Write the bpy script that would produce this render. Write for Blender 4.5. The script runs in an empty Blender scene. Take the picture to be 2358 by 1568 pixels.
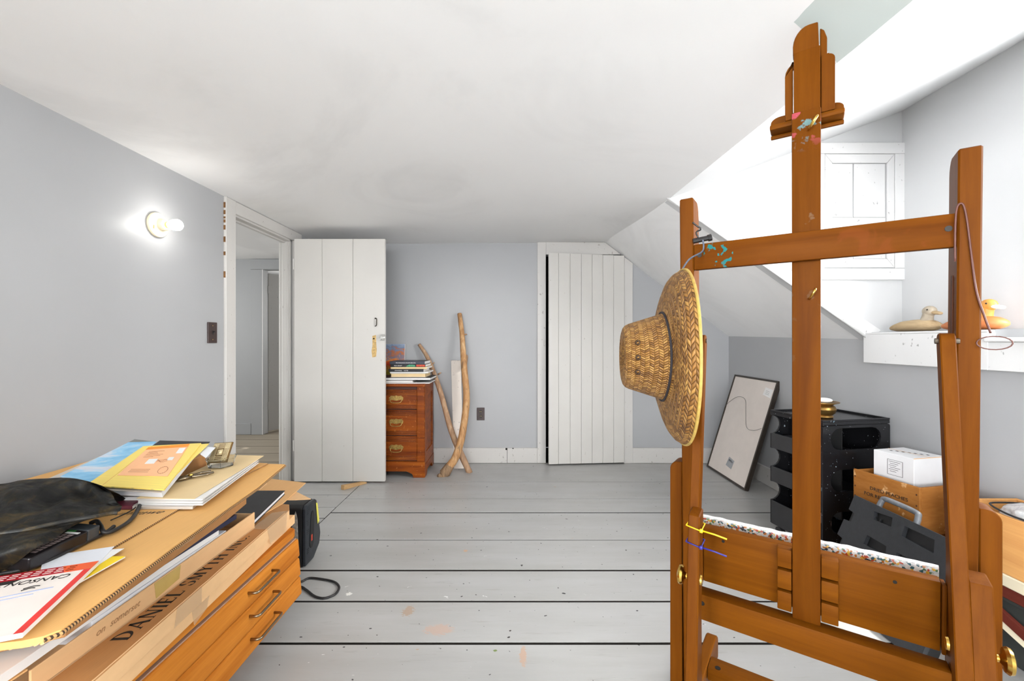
import bpy, bmesh, math, random
from mathutils import Vector, Matrix, noise as mnoise
random.seed(7)
R = math.radians
SC = bpy.context.scene
COL = SC.collection
# ---------------------------------------------------------------- camera, world, lights, exposure
F, HC = 982.5, 1.1                      # focal length in pixels of the 2358-wide frame, camera height
cam = bpy.data.cameras.new('camera'); cam.sensor_width = 36; cam.lens = F * 36 / 2358
cam.clip_start = .02
camo = bpy.data.objects.new('camera', cam); COL.objects.link(camo)
camo.location = (0, 0, HC); camo.rotation_euler = (R(90), 0, 0)
SC.camera = camo
world = bpy.data.worlds.new('world'); SC.world = world; world.use_nodes = True
bg = world.node_tree.nodes['Background']
bg.inputs[0].default_value = (.92, .96, 1, 1); bg.inputs[1].default_value = 2.2
def area(name, loc, rot, sx, sy, power, color):
    l = bpy.data.lights.new(name, 'AREA'); l.shape = 'RECTANGLE'; l.size = sx; l.size_y = sy
    l.energy = power; l.color = color
    o = bpy.data.objects.new(name, l); COL.objects.link(o); o.location = loc; o.rotation_euler = rot
    return o
area('daylight_dormer_window', (2.42, 1.08, 1.66), (0, R(66), R(-14)), 1.0, 1.1, 50, (1, .99, .975)).data.spread = R(150)
area('fill_light_side', (-2.05, -2.3, 1.32), (0, R(-100), 0), 1.0, 1.7, 235, (.96, .985, 1))  # unseen fill added to brighten the knee wall, slope and ceiling
area('fill_light_gable', (-.05, -4.42, 1.32), (R(104), 0, 0), 2.4, 1.05, 94, (.98, .99, 1))  # unseen fill added behind the camera to even out the room light
area('fill_light_far_room', (-2.6, 6.25, 1.4), (R(-90), 0, 0), .8, .9, 9, (1, .98, .95))  # unseen area light added to brighten the far door leaf
area('area_light_hall', (-4.62, 3.3, 1.45), (0, R(-84), 0), .9, .9, 15, (1, .98, .94))  # unseen area light that brightens the hallway
sun = bpy.data.lights.new('sun', 'SUN'); sun.energy = 4.0; sun.angle = R(1.5); sun.color = (1, .95, .87)
suno = bpy.data.objects.new('sun', sun); COL.objects.link(suno)
suno.rotation_euler = Vector((-.40, .20, -.89)).to_track_quat('-Z', 'Y').to_euler()
SC.view_settings.view_transform = 'Standard'; SC.view_settings.look = 'None'
SC.view_settings.gamma = 1; SC.view_settings.use_curve_mapping = False
SC.view_settings.exposure = 0.84

# ---------------------------------------------------------------- pixel helpers (direction only; distance from what it touches)
def onH(x, y, h):
    Z = F * (HC - h) / (y - 784); return Vector(((x - 1179) / F * Z, Z, h))
def onZ(x, y, Z): return Vector(((x - 1179) / F * Z, Z, HC - (y - 784) / F * Z))
def onX(x, y, X):
    Z = X * F / (x - 1179); return Vector((X, Z, HC - (y - 784) / F * Z))

# ---------------------------------------------------------------- mesh helpers
def NB(): return bmesh.new()
def merge(bm, tmp, M=None):
    if M is not None: bmesh.ops.transform(tmp, matrix=M, verts=tmp.verts)
    me = bpy.data.meshes.new('tmp'); tmp.to_mesh(me); tmp.free(); bm.from_mesh(me); bpy.data.meshes.remove(me)
    return bm
def bevel(t, w, seg=1, edges=None):
    if w > 0: bmesh.ops.bevel(t, geom=edges or t.edges[:], offset=w, segments=seg, affect='EDGES', profile=.5, clamp_overlap=True)
def box(bm, x0, x1, y0, y1, z0, z1, bev=0, seg=1, M=None):
    t = NB()
    v = [t.verts.new((x, y, z)) for z in (z0, z1) for y in (y0, y1) for x in (x0, x1)]
    for f in ((0, 2, 3, 1), (4, 5, 7, 6), (0, 1, 5, 4), (2, 6, 7, 3), (0, 4, 6, 2), (1, 3, 7, 5)):
        t.faces.new([v[i] for i in f])
    bevel(t, bev, seg)
    return merge(bm, t, M)
def prism(bm, pts, vec, bev=0, seg=1, M=None):
    t = NB(); vec = Vector(vec)
    a = [t.verts.new(Vector(p)) for p in pts]; b = [t.verts.new(Vector(p) + vec) for p in pts]
    n = len(pts)
    t.faces.new(a); t.faces.new(b[::-1])
    for i in range(n): t.faces.new([a[i], b[i], b[(i + 1) % n], a[(i + 1) % n]])
    bmesh.ops.recalc_face_normals(t, faces=t.faces)
    bevel(t, bev, seg)
    return merge(bm, t, M)
def slab(bm, pts, z0, z1, bev=0, seg=1):
    return prism(bm, [(p[0], p[1], z0) for p in pts], (0, 0, z1 - z0), bev, seg)
def rslab(bm, corners, th, bev=0, seg=1):
    """sheet through 3-D corners, thickness th downwards"""
    return prism(bm, [Vector(c) for c in corners], (0, 0, -th), bev, seg)
def quad(bm, *p): bm.faces.new([bm.verts.new(Vector(q)) for q in p]); return bm
def tube(bm, path, r, seg=8, caps=True, flat=1):
    path = [Vector(p) for p in path]; n = len(path)
    rr = r if isinstance(r, (list, tuple)) else [r] * n
    rings = []; up = None
    for i, p in enumerate(path):
        d = (path[min(i + 1, n - 1)] - path[max(i - 1, 0)]).normalized()
        if up is None:
            up = Vector((0, 0, 1)) if abs(d.z) < .9 else Vector((1, 0, 0))
        s = d.cross(up).normalized(); up = s.cross(d).normalized()
        rings.append([bm.verts.new(p + (s * math.cos(2 * math.pi * k / seg) + up * math.sin(2 * math.pi * k / seg) * flat) * rr[i]) for k in range(seg)])
    for i in range(n - 1):
        for k in range(seg):
            bm.faces.new([rings[i][k], rings[i][(k + 1) % seg], rings[i + 1][(k + 1) % seg], rings[i + 1][k]])
    if caps:
        bm.faces.new(rings[0][::-1]); bm.faces.new(rings[-1])
    return bm
def smoothpath(pts, k=6):
    P = [Vector(p) for p in pts]; out = []
    for i in range(len(P) - 1):
        a, b, c, d = P[max(i - 1, 0)], P[i], P[i + 1], P[min(i + 2, len(P) - 1)]
        for j in range(k):
            t = j / k
            out.append(.5 * ((2 * b) + (c - a) * t + (2 * a - 5 * b + 4 * c - d) * t * t + (3 * b - a - 3 * c + d) * t ** 3))
    out.append(P[-1]); return out
def lathe(bm, prof, seg=24, M=None, uvn=None, sx=1, sy=1):
    t = NB(); uvl = t.loops.layers.uv.new('UVMap') if uvn else None
    rings = []
    for r, z in prof:
        rings.append([t.verts.new((r * math.cos(2 * math.pi * k / seg) * sx, r * math.sin(2 * math.pi * k / seg) * sy, z)) for k in range(seg)])
    s = [0]
    for i in range(1, len(prof)): s.append(s[-1] + math.hypot(prof[i][0] - prof[i - 1][0], prof[i][1] - prof[i - 1][1]))
    for i in range(len(prof) - 1):
        for k in range(seg):
            f = t.faces.new([rings[i][k], rings[i][(k + 1) % seg], rings[i + 1][(k + 1) % seg], rings[i + 1][k]])
            if uvl:
                for lp, (a, b) in zip(f.loops, ((k, s[i]), (k + 1, s[i]), (k + 1, s[i + 1]), (k, s[i + 1]))): lp[uvl].uv = (a / seg, b)
    if not uvn:
        if prof[0][0] > 1e-5: t.faces.new(rings[0][::-1])
        if prof[-1][0] > 1e-5: t.faces.new(rings[-1])
        bmesh.ops.remove_doubles(t, verts=t.verts, dist=1e-6)
    return merge(bm, t, M)
def ball(bm, c, r, seg=16, M=None):
    t = NB(); bmesh.ops.create_uvsphere(t, u_segments=seg, v_segments=max(6, seg // 2), radius=1)
    r = r if isinstance(r, (tuple, list)) else (r, r, r)
    bmesh.ops.scale(t, vec=r, verts=t.verts); bmesh.ops.translate(t, vec=c, verts=t.verts)
    return merge(bm, t, M)
def text(bm, s, size, M, shear=0, ext=.0002, align='LEFT', space=1):
    cu = bpy.data.curves.new('txt', 'FONT'); cu.body = s; cu.size = size; cu.shear = shear; cu.extrude = ext
    cu.align_x = align; cu.resolution_u = 3; cu.space_character = space
    o = bpy.data.objects.new('txt', cu); COL.objects.link(o)
    me = bpy.data.meshes.new_from_object(o)
    t = NB(); t.from_mesh(me); bpy.data.objects.remove(o); bpy.data.curves.remove(cu); bpy.data.meshes.remove(me)
    return merge(bm, t, M)
def axes(o, ex, ey, ez=None):
    ex = Vector(ex).normalized(); ey = Vector(ey); ey = (ey - ex * ey.dot(ex)).normalized(); ez = ex.cross(ey)
    m = Matrix((ex, ey, ez)).transposed().to_4x4(); m.translation = Vector(o); return m

# ---------------------------------------------------------------- object helpers
ROOT = {}
def mkobj(name, bm, m, smooth=False):
    me = bpy.data.meshes.new(name)
    bmesh.ops.recalc_face_normals(bm, faces=bm.faces) if not smooth == 'keep' else None
    bm.to_mesh(me); bm.free()
    if smooth:
        for p in me.polygons: p.use_smooth = True
        if smooth == 'auto':
            try: me.set_sharp_from_angle(angle=R(35))
            except Exception: pass
    for x in (m if isinstance(m, (list, tuple)) else [m]): me.materials.append(M_[x] if isinstance(x, str) else x)
    o = bpy.data.objects.new(name, me); COL.objects.link(o); return o
def thing(name, label, cat, loc=(0, 0, 0), rot=None, group=None):
    o = bpy.data.objects.new(name, None); COL.objects.link(o); o.empty_display_size = .05
    o.location = loc
    if rot: o.rotation_euler = rot
    o['label'] = label; o['category'] = cat
    if group: o['group'] = group
    ROOT[o.name] = None if rot else Vector(loc)
    return o
def part(name, bm, m, par, smooth=False, label=None):
    off = ROOT.get(par.name)
    if off is not None: bmesh.ops.translate(bm, vec=-off, verts=bm.verts)
    o = mkobj(name, bm, m, smooth); o.parent = par; ROOT[o.name] = off
    if label: o['label'] = label
    return o
def solo(name, bm, m, label, cat, group=None, smooth=False):
    xs = [v.co for v in bm.verts]
    b = Vector(((min(c.x for c in xs) + max(c.x for c in xs)) / 2, (min(c.y for c in xs) + max(c.y for c in xs)) / 2, min(c.z for c in xs)))
    bmesh.ops.translate(bm, vec=-b, verts=bm.verts)
    o = mkobj(name, bm, m, smooth); o.location = b; ROOT[o.name] = b
    o['label'] = label; o['category'] = cat
    if group: o['group'] = group
    return o
def struct(name, bm, m, label, cat=None, smooth=False):
    o = mkobj(name, bm, m, smooth); o['kind'] = 'structure'; o['label'] = label; o['category'] = cat or name.split('_')[0]
    ROOT[o.name] = Vector((0, 0, 0)); return o
def sroot(name, label, cat=None):
    o = bpy.data.objects.new(name, None); COL.objects.link(o); o.empty_display_size = .05
    o['kind'] = 'structure'; o['label'] = label; o['category'] = cat or name.split('_')[0]; ROOT[o.name] = Vector((0, 0, 0)); return o

# ---------------------------------------------------------------- materials
M_ = {}
def lin(c):
    if isinstance(c[0], int) or max(c) > 1: c = [x / 255 for x in c]
    return tuple((x / 12.92 if x <= .04045 else ((x + .055) / 1.055) ** 2.4) for x in c) + (1,)
class G:
    """tiny node-graph wrapper"""
    def __init__(s, name):
        m = bpy.data.materials.new(name); m.use_nodes = True; s.m = m; s.nt = m.node_tree; s.b = s.nt.nodes['Principled BSDF']; M_[name] = m
        s.tc = s.nt.nodes.new('ShaderNodeTexCoord'); s.co = s.tc.outputs['Object']
    def n(s, t, **k):
        x = s.nt.nodes.new(t)
        for a, b in k.items(): setattr(x, a, b)
        return x
    def put(s, sock, v):
        if hasattr(v, 'is_output') or isinstance(v, bpy.types.NodeSocket): s.nt.links.new(v, sock)
        elif isinstance(v, (tuple, list)) and len(v) == 3 and sock.type == 'RGBA': sock.default_value = tuple(v) + (1,)
        else: sock.default_value = v
    def math(s, op, a, b=0., c=None):
        x = s.n('ShaderNodeMath', operation=op); s.put(x.inputs[0], a); s.put(x.inputs[1], b)
        if c is not None: s.put(x.inputs[2], c)
        return x.outputs[0]
    def map(s, scale=(1, 1, 1), loc=(0, 0, 0), rot=(0, 0, 0), co=None):
        x = s.n('ShaderNodeMapping'); s.put(x.inputs[0], co or s.co); x.inputs[1].default_value = loc; x.inputs[2].default_value = rot; x.inputs[3].default_value = scale; return x.outputs[0]
    def noise(s, co=None, scale=5, det=3, rough=.5, dist=0):
        x = s.n('ShaderNodeTexNoise'); s.put(x.inputs['Vector'], co or s.co); x.inputs['Scale'].default_value = scale; x.inputs['Detail'].default_value = det
        x.inputs['Roughness'].default_value = rough; x.inputs['Distortion'].default_value = dist; return x.outputs['Fac']
    def ramp(s, fac, stops, interp='LINEAR'):
        x = s.n('ShaderNodeValToRGB'); s.put(x.inputs[0], fac); e = x.color_ramp.elements; x.color_ramp.interpolation = interp
        for i, (p, c) in enumerate(stops):
            el = e[i] if i < 2 else e.new(p)
            el.position = p; el.color = c if len(c) == 4 else lin(c)
        return x.outputs[0]
    def mix(s, fac, a, b, mode='MIX'):
        x = s.n('ShaderNodeMix', data_type='RGBA', blend_type=mode); s.put(x.inputs[0], fac); s.put(x.inputs[6], a); s.put(x.inputs[7], b); return x.outputs[2]
    def thr(s, v, a, b):
        x = s.n('ShaderNodeMapRange'); s.put(x.inputs[0], v); x.inputs[1].default_value = a; x.inputs[2].default_value = b; return x.outputs[0]
    def bump(s, h, strength=.2, dist=.002):
        x = s.n('ShaderNodeBump'); s.put(x.inputs['Height'], h); x.inputs['Strength'].default_value = strength; x.inputs['Distance'].default_value = dist
        s.nt.links.new(x.outputs[0], s.b.inputs['Normal'])
    def out(s, col=None, rough=.5, metal=0, spec=None, coat=0):
        if col is not None: s.put(s.b.inputs['Base Color'], col)
        s.put(s.b.inputs['Roughness'], rough); s.b.inputs['Metallic'].default_value = metal
        if spec is not None: s.b.inputs['Specular IOR Level'].default_value = spec
        if coat: s.b.inputs['Coat Weight'].default_value = coat; s.b.inputs['Coat Roughness'].default_value = .12
        return s.m
    def xyz(s, co=None):
        x = s.n('ShaderNodeSeparateXYZ'); s.put(x.inputs[0], co or s.co); return x.outputs
def plain(name, c, rough=.5, metal=0, var=.06, scale=20, bump=0, coat=0, spec=None):
    g = G(name); k = g.noise(scale=scale, det=4)
    c0 = lin(c); a = tuple(max(0, x * (1 - var)) for x in c0[:3]) + (1,); b = tuple(min(1, x * (1 + var)) for x in c0[:3]) + (1,)
    g.out(g.ramp(k, [(.3, a), (.7, b)]), rough, metal, spec, coat)
    if bump: g.bump(g.noise(scale=scale * 3, det=5), bump)
    return g.m
def wood(name, c1, c2, axis='x', scale=1, rough=.4, coat=0, bump=.08, spots=None, contrast=1):
    g = G(name); st = {'x': (1.2, 22, 22), 'y': (22, 1.2, 22), 'z': (22, 22, 1.2)}[axis]
    co = g.map(tuple(v * scale for v in st))
    a = g.noise(co, 1, 5, .6, .6); b = g.noise(g.map(tuple(v * scale * 5 for v in st)), 1, 3, .6)
    k = g.math('ADD', g.math('MULTIPLY', a, .72), g.math('MULTIPLY', b, .28))
    w = .22 / contrast
    col = g.ramp(k, [(.5 - w, c1), (.5 + w, c2)])
    if spots:
        for c, sc, lo, hi in spots:
            col = g.mix(g.thr(g.noise(scale=sc, det=3), lo, hi), col, lin(c))
    g.out(col, rough, spec=.05, coat=coat); g.bump(k, bump, .001); return g.m
def paintwork(name, c, rough=.45, dirt=(120, 110, 100), amount=.70, bump=.15):
    g = G(name); base = lin(c)
    k = g.noise(scale=3, det=4)
    col = g.ramp(k, [(.3, tuple(x * .96 for x in base[:3]) + (1,)), (.7, base)])
    sp = g.thr(g.noise(g.map((55, 55, 30)), 1, 2), amount, amount + .04)
    col = g.mix(g.math('MULTIPLY', sp, .55), col, lin(dirt))
    g.out(col, rough); g.bump(g.noise(g.map((30, 30, 4)), 1, 5, .6), bump, .002); return g.m

# walls and ceiling
g = G('ceiling_paint'); k = g.noise(scale=.9, det=5, rough=.6, dist=1.2)
col = g.ramp(k, [(.36, (240, 240, 240)), (.50, (247, 247, 247)), (.7, (249, 249, 249))])
x, y, z = g.xyz()
wob = g.math('MULTIPLY', g.math('SUBTRACT', g.noise(scale=5, det=3), .5), .16)
wob = g.math('MULTIPLY', wob, .35)
bare = g.math('MULTIPLY', g.math('GREATER_THAN', g.math('ADD', x, wob), .70), g.math('LESS_THAN', g.math('ADD', y, wob), g.math('MULTIPLY_ADD', x, .6, .64)))
col = g.mix(bare, col, lin((205, 215, 212))); g.out(col, .75); g.bump(g.noise(scale=14, det=5), .12, .004)
g = G('grey_wall_paint'); k = g.noise(scale=1.6, det=4)
g.out(g.ramp(k, [(.3, (170, 171, 173)), (.7, (175, 176, 178))]), .42); g.bump(g.noise(scale=60, det=4), .06, .002)
plain('white_wall_paint', (204, 205, 206), .6, var=.012, scale=3, bump=.05)
plain('hall_wall_paint', (168, 170, 172), .5, var=.02, scale=3)
paintwork('trim_paint', (208, 205, 201), .38)
paintwork('white_trim_paint', (227, 227, 227), .42, (90, 88, 84), .70)
paintwork('hatch_paint', (222, 222, 222), .5, (70, 68, 66), .70)
paintwork('door_paint', (210, 207, 202), .35, (150, 140, 130), .74)
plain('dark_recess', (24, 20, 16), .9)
plain('crack_brown', (120, 84, 48), .9, var=.3, scale=60)
# painted floor boards
g = G('floor_paint')
k = g.noise(g.map((1.2, 8, 8)), 1, 5, .6)
col = g.ramp(k, [(.3, (166, 165, 162)), (.7, (178, 178, 177))])
col = g.mix(g.math('MULTIPLY', g.thr(g.noise(g.map((5, 42, 42)), 1, 4, .7), .60, .72), .35), col, lin((142, 136, 130)))
col = g.mix(g.thr(g.noise(g.map((11, 20, 20), (3, 1, 0)), 1, 3, .6), .735, .75), col, lin((176, 150, 125)))
col = g.mix(g.thr(g.noise(g.map((34, 40, 40), (7, 2, 0)), 1, 1, .4), .775, .79), col, lin((40, 38, 36)))
col = g.mix(g.thr(g.noise(g.map((60, 75, 60), (1, 9, 0)), 1, 1, .4), .77, .78), col, lin((60, 55, 50)))
col = g.mix(g.thr(g.noise(g.map((26, 40, 40), (5, 5, 0)), 1, 4, .6, 1.), .73, .75), col, lin((232, 232, 230)))
for (px, py, rx, ry, c) in ((940, 1406, .024, .034, (170, 148, 128)), (1010, 1449, .055, .03, (186, 164, 150)), (1072, 1268, .012, .012, (196, 160, 128)), (804, 1367, .014, .012, (238, 236, 230)), (1205, 1510, .012, .05, (186, 158, 138)), (1298, 1366, .008, .006, (30, 28, 26)), (1140, 1498, .006, .006, (110, 130, 60))):
    p = onH(px, py, 0)
    d = g.n('ShaderNodeVectorMath', operation='LENGTH'); mp = g.n('ShaderNodeMapping', vector_type='POINT')
    g.put(mp.inputs[0], g.co); mp.inputs[3].default_value = (1 / rx, 1 / ry, 0); mp.inputs[1].default_value = (-p.x / rx, -p.y / ry, 0)
    g.nt.links.new(mp.outputs[0], d.inputs[0])
    v = g.math('ADD', d.outputs['Value'], g.math('MULTIPLY', g.math('SUBTRACT', g.noise(g.map((60, 120, 60)), 1, 4, .7), .5), 2.6))
    col = g.mix(g.math('MULTIPLY', g.thr(v, 1.0, .85), .9), col, lin(c))
g.out(col, g.ramp(g.noise(scale=9), [(.3, (.30,) * 3 + (1,)), (.7, (.42,) * 3 + (1,))])); g.bump(g.noise(g.map((3, 40, 40)), 1, 5, .65), .18, .003)
wood('hall_floor_paint', (158, 148, 132), (176, 165, 148), 'x', .5, .45)
plain('subfloor_dark', (26, 24, 22), .9); plain('plank_edge', (44, 40, 36), .9)

# ================================================================ THE ROOM
XL, XR, YB, YF = -1.73, 1.953, 3.845, -4.2        # left wall, knee wall, back wall, wall behind the camera
YD, XE = 2.33, 2.13                               # dormer cheek, dormer window wall
YN = -.05                                         # near dormer cheek
# floor: painted planks
fl = sroot('floor', 'grey painted wide plank floor with dark gaps between the boards', 'floor')
b = NB(); box(b, XL - .1, XR + .05, YF - .05, YB + .6, -.10, -.06); part('subfloor', b, 'subfloor_dark', fl)
def plank(par, x0, x1, y0, y1, m, dz=0, z=0):
    b = NB(); box(b, x0, x1, y0, y1, z - .045, z + dz, .001)
    b.normal_update()
    for f_ in b.faces: f_.material_index = 0 if f_.normal.z > .5 else 1
    part('plank', b, [m, 'plank_edge'], par)
seams = [(YB, .0), (3.325, .004), (2.969, .007), (2.729, .010), (2.355, .008), (2.043, .014), (1.801, .011), (1.551, .014), (1.23, .011), (.93, .006), (.62, .006), (.30, .006), (0, .006), (-.33, .006), (-.65, .006), (-1.0, .006), (-1.3, .006)] + [(-1.6 - .32 * i, .006) for i in range(8)] + [(YF, .004)]
for i in range(len(seams) - 1):
    (ya, ga), (yb, gb) = seams[i], seams[i + 1]
    split = 2.3 < yb and ya < 3.33
    plank(fl, -1.158 if split else XL, XR, yb + gb / 2, ya - ga / 2, 'floor_paint', random.uniform(-.0015, .0005))
lp = [(3.325, .003), (3.044, .004), (2.814, .003), (2.642, .003), (2.355, .004)]
for i in range(4):
    plank(fl, XL, -1.162, lp[i + 1][0] + .003, lp[i][0] - .003, 'floor_paint', random.uniform(-.001, .0005))
# left wall with the doorway
DY0, DY1, DH, WT = 2.646, 3.345, 1.888, .09
b = NB()
SY0, SY1, SZ0, SZ1 = -3.2, -1.4, .80, 1.84  # unseen opening added to let the side fill light in
box(b, XL - WT, XL, YF, SY0, 0, 2.05); box(b, XL - WT, XL, SY1, DY0, 0, 2.05); box(b, XL - WT, XL, SY0, SY1, 0, SZ0); box(b, XL - WT, XL, SY0, SY1, SZ1, 2.05); box(b, XL - WT, XL, DY1, YB + .05, 0, 2.05); box(b, XL - WT, XL, DY0, DY1, DH, 2.05)
wl = struct('wall_left', b, 'grey_wall_paint', 'pale grey painted wall with the wall lamp and light switch', 'wall')
# back wall
b = NB(); CX0, CX1, CH = .300, 1.008, 1.872
def slopez(X): return 1.985 - (X - .837) * (1.985 - 1.131) / (1.953 - .837)
prism(b, [(XL - .05, YB, 0), (CX0, YB, 0), (CX0, YB, 2.03), (XL - .05, YB, 2.03)], (0, .08, 0))
prism(b, [(CX0, YB, CH), (.995, YB, CH), (.84, YB, 2.03), (CX0, YB, 2.03)], (0, .08, 0))
prism(b, [(CX1, YB, 0), (XR + .05, YB, 0), (XR + .05, YB, 1.16), (CX1, YB, slopez(CX1) + .03)], (0, .08, 0))
wb = struct('wall_back', b, 'grey_wall_paint', 'pale grey back wall running up to the sloped ceiling', 'wall')
# wall behind the camera with an unseen window opening added for fill light
b = NB(); GX0, GX1, GZ0, GZ1 = -1.3, 1.2, .80, 1.84
box(b, XL - .09, GX0, YF - .1, YF, 0, 2.05); box(b, GX1, XR + .3, YF - .1, YF, 0, 2.05)
box(b, GX0, GX1, YF - .1, YF, 0, GZ0); box(b, GX0, GX1, YF - .1, YF, GZ1, 2.05)
struct('wall_front', b, 'grey_wall_paint', 'pale grey gable wall with an added wide window opening', 'wall')
# knee wall
b = NB(); box(b, XR, XR + .06, YF, YB, 0, 1.145)
wr = struct('wall_right', b, 'grey_wall_paint', 'low grey knee wall under the sloped ceiling and dormer ledge', 'wall')
# ceiling, gently sagging towards the dormer
def lerp(a, c, t): return a + (c - a) * t
def foldpt(Y):
    if Y > YD: t = (YB - Y) / (YB - YD); t2 = t * t * (3 - 2 * t); return Vector((lerp(.837, .855, t), Y, lerp(1.985, 1.8725, t2 * .5 + t * .5)))
    t = min(1, (YD - Y) / 1.3); return Vector((lerp(.855, .9, t), Y, lerp(1.8725, 1.863, t)))
b = NB(); NX = 26; ys = [YB - (YB - YF) * i / 44 for i in range(45)]; rows = []
ys = sorted(set([YB, YD, YF] + [round(y, 4) for y in ys]), reverse=True)
for Y in ys:
    f = foldpt(Y); row = []
    for i in range(NX + 1):
        t = i / NX; zl = 1.966; zc = 1.98
        zz = lerp(zl, zc, min(1, t * 1.5)); w = max(0, (t - .45) / .55) ** 2
        zz = lerp(zz, f.z, w)
        row.append(b.verts.new((lerp(XL - .05, f.x, t), Y, zz)))
    rows.append(row)
for r0, r1 in zip(rows, rows[1:]):
    for i in range(NX): b.faces.new([r0[i], r0[i + 1], r1[i + 1], r1[i]])
# thickness upwards
ext = bmesh.ops.extrude_face_region(b, geom=b.faces[:]); bmesh.ops.translate(b, vec=(0, 0, .12), verts=[v for v in ext['geom'] if isinstance(v, bmesh.types.BMVert)])
struct('ceiling', b, 'ceiling_paint', 'uneven white plaster ceiling with a bare greenish patch by the dormer', 'ceiling', smooth='auto')
# sloped ceiling beyond the dormer and before it
def slope(name, ya, yb_, label):
    b = NB(); rows = []
    for j in range(13):
        Y = lerp(ya, yb_, j / 12); f = foldpt(Y); kn = Vector((XR + .01, Y, 1.131 if Y > 3.8 else lerp(1.131, 1.10, min(1, (YB - Y) / 1.5))))
        rows.append([b.verts.new(f.lerp(kn, i / 8)) for i in range(9)])
    for r0, r1 in zip(rows, rows[1:]):
        for i in range(8): b.faces.new([r0[i], r0[i + 1], r1[i + 1], r1[i]])
    ext = bmesh.ops.extrude_face_region(b, geom=b.faces[:]); bmesh.ops.translate(b, vec=(.05, 0, .08), verts=[v for v in ext['geom'] if isinstance(v, bmesh.types.BMVert)])
    struct(name, b, 'ceiling_paint', label, 'ceiling', smooth='auto')
slope('ceiling_slope_back', YB + .02, YD + .004, 'white sloped plaster ceiling falling to the knee wall beside the closet')
slope('ceiling_slope_front', YN, YF, 'white sloped plaster ceiling on the near side of the dormer')
# dormer
ZE = 2.353
b = NB(); prism(b, [(.856, YD, 1.8725), (XE + .05, YD, ZE + .02), (XE + .05, YD, 1.12), (XR, YD, 1.10)], (0, .06, 0))
cheek = struct('wall_dormer_far', b, 'white_wall_paint', 'white far side wall of the dormer with a small panelled hatch', 'wall')
b = NB(); prism(b, [(.895, YN, 1.863), (XE + .05, YN, ZE + .02), (XE + .05, YN, 1.10), (XR, YN, 1.10)], (0, -.06, 0))
struct('wall_dormer_near', b, 'white_wall_paint', 'white near side wall of the dormer', 'wall')
b = NB(); n = 12; top = []
for j in range(n + 1):
    Y = lerp(YD + .02, YN - .02, j / n); f = foldpt(min(Y, YD)); top.append((b.verts.new((f.x, Y, f.z)), b.verts.new((XE + .05, Y, ZE + .019))))
for r0, r1 in zip(top, top[1:]): b.faces.new([r0[0], r0[1], r1[1], r1[0]])
ext = bmesh.ops.extrude_face_region(b, geom=b.faces[:]); bmesh.ops.translate(b, vec=(0, 0, .08), verts=[v for v in ext['geom'] if isinstance(v, bmesh.types.BMVert)])
struct('ceiling_dormer', b, 'white_wall_paint', 'white plaster ceiling of the dormer rising to the window wall', 'ceiling', smooth='auto')
WY0, WY1, WZ0, WZ1 = .52, 1.67, 1.16, 2.14
b = NB()
box(b, XE, XE + .08, WY1, YD + .05, .9, 2.45); box(b, XE, XE + .08, YN - .05, WY0, .9, 2.45)
box(b, XE, XE + .08, WY0, WY1, .9, WZ0); box(b, XE, XE + .08, WY0, WY1, WZ1, 2.45)
struct('wall_dormer_window', b, 'white_wall_paint', 'white window wall of the dormer above the ledge', 'wall')
# windows (frame, sashes, panes)
g = G('window_glass'); nt = g.nt; nt.nodes.remove(g.b)
tr = g.n('ShaderNodeBsdfTransparent'); gl = g.n('ShaderNodeBsdfGlossy'); gl.inputs['Roughness'].default_value = .02
mx = g.n('ShaderNodeMixShader'); mx.inputs[0].default_value = .06
nt.links.new(tr.outputs[0], mx.inputs[1]); nt.links.new(gl.outputs[0], mx.inputs[2]); nt.links.new(mx.outputs[0], nt.nodes['Material Output'].inputs[0])
def window(name, M, w, h, label):
    """local x along the opening, z up, y outwards; origin at lower middle"""
    r = sroot(name, label, 'window')
    fr = NB()
    for a in ((-w / 2, -w / 2 + .03, 0, h), (w / 2 - .03, w / 2, 0, h), (-w / 2, w / 2, 0, .04), (-w / 2, w / 2, h - .03, h), (-w / 2, w / 2, h * .5 - .018, h * .5 + .018)):
        box(fr, a[0], a[1], .01, .06, a[2], a[3], .003, M=M)
    part('window_frame', fr, 'white_trim_paint', r)
    for i in range(2):
        for j in range(3):
            x0 = -w / 2 + .03 + j * (w - .06) / 3; z0 = .04 + i * (h * .5 - .022)
            p = NB(); box(p, x0, x0 + (w - .06) / 3, .034, .037, z0, z0 + h * .5 - .055, M=M); part('pane', p, 'window_glass', r)
    for j in (1, 2):
        x0 = -w / 2 + .03 + j * (w - .06) / 3
        m_ = NB(); box(m_, x0 - .009, x0 + .009, .02, .05, .04, h - .03, M=M); part('glazing_bar', m_, 'white_trim_paint', r)
    c = NB()
    for a in ((-w / 2 - .075, -w / 2, -.03, h + .075), (w / 2, w / 2 + .075, -.03, h + .075), (-w / 2, w / 2, h, h + .075)):
        box(c, a[0], a[1], -.016, 0, a[2], a[3], .003, M=M)
    part('casing', c, 'white_trim_paint', r)
window('window_1', axes((XE, (WY0 + WY1) / 2, WZ0), (0, -1, 0), (1, 0, 0)), WY1 - WY0, WZ1 - WZ0, 'white sash window of the dormer above the ledge')
window('fill_window_gable', axes(((GX0 + GX1) / 2, YF, GZ0), (-1, 0, 0), (0, -1, 0)), GX1 - GX0, GZ1 - GZ0, 'unseen wide white sash window added to the gable wall for fill light')  # unseen window added as a source for the gable fill
window('fill_window_left', axes((XL, (SY0 + SY1) / 2, SZ0), (0, 1, 0), (-1, 0, 0)), SY1 - SY0, SZ1 - SZ0, 'unseen wide white sash window added for fill light to the left wall behind the plan chest')  # unseen window added as a source for the side fill
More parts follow.
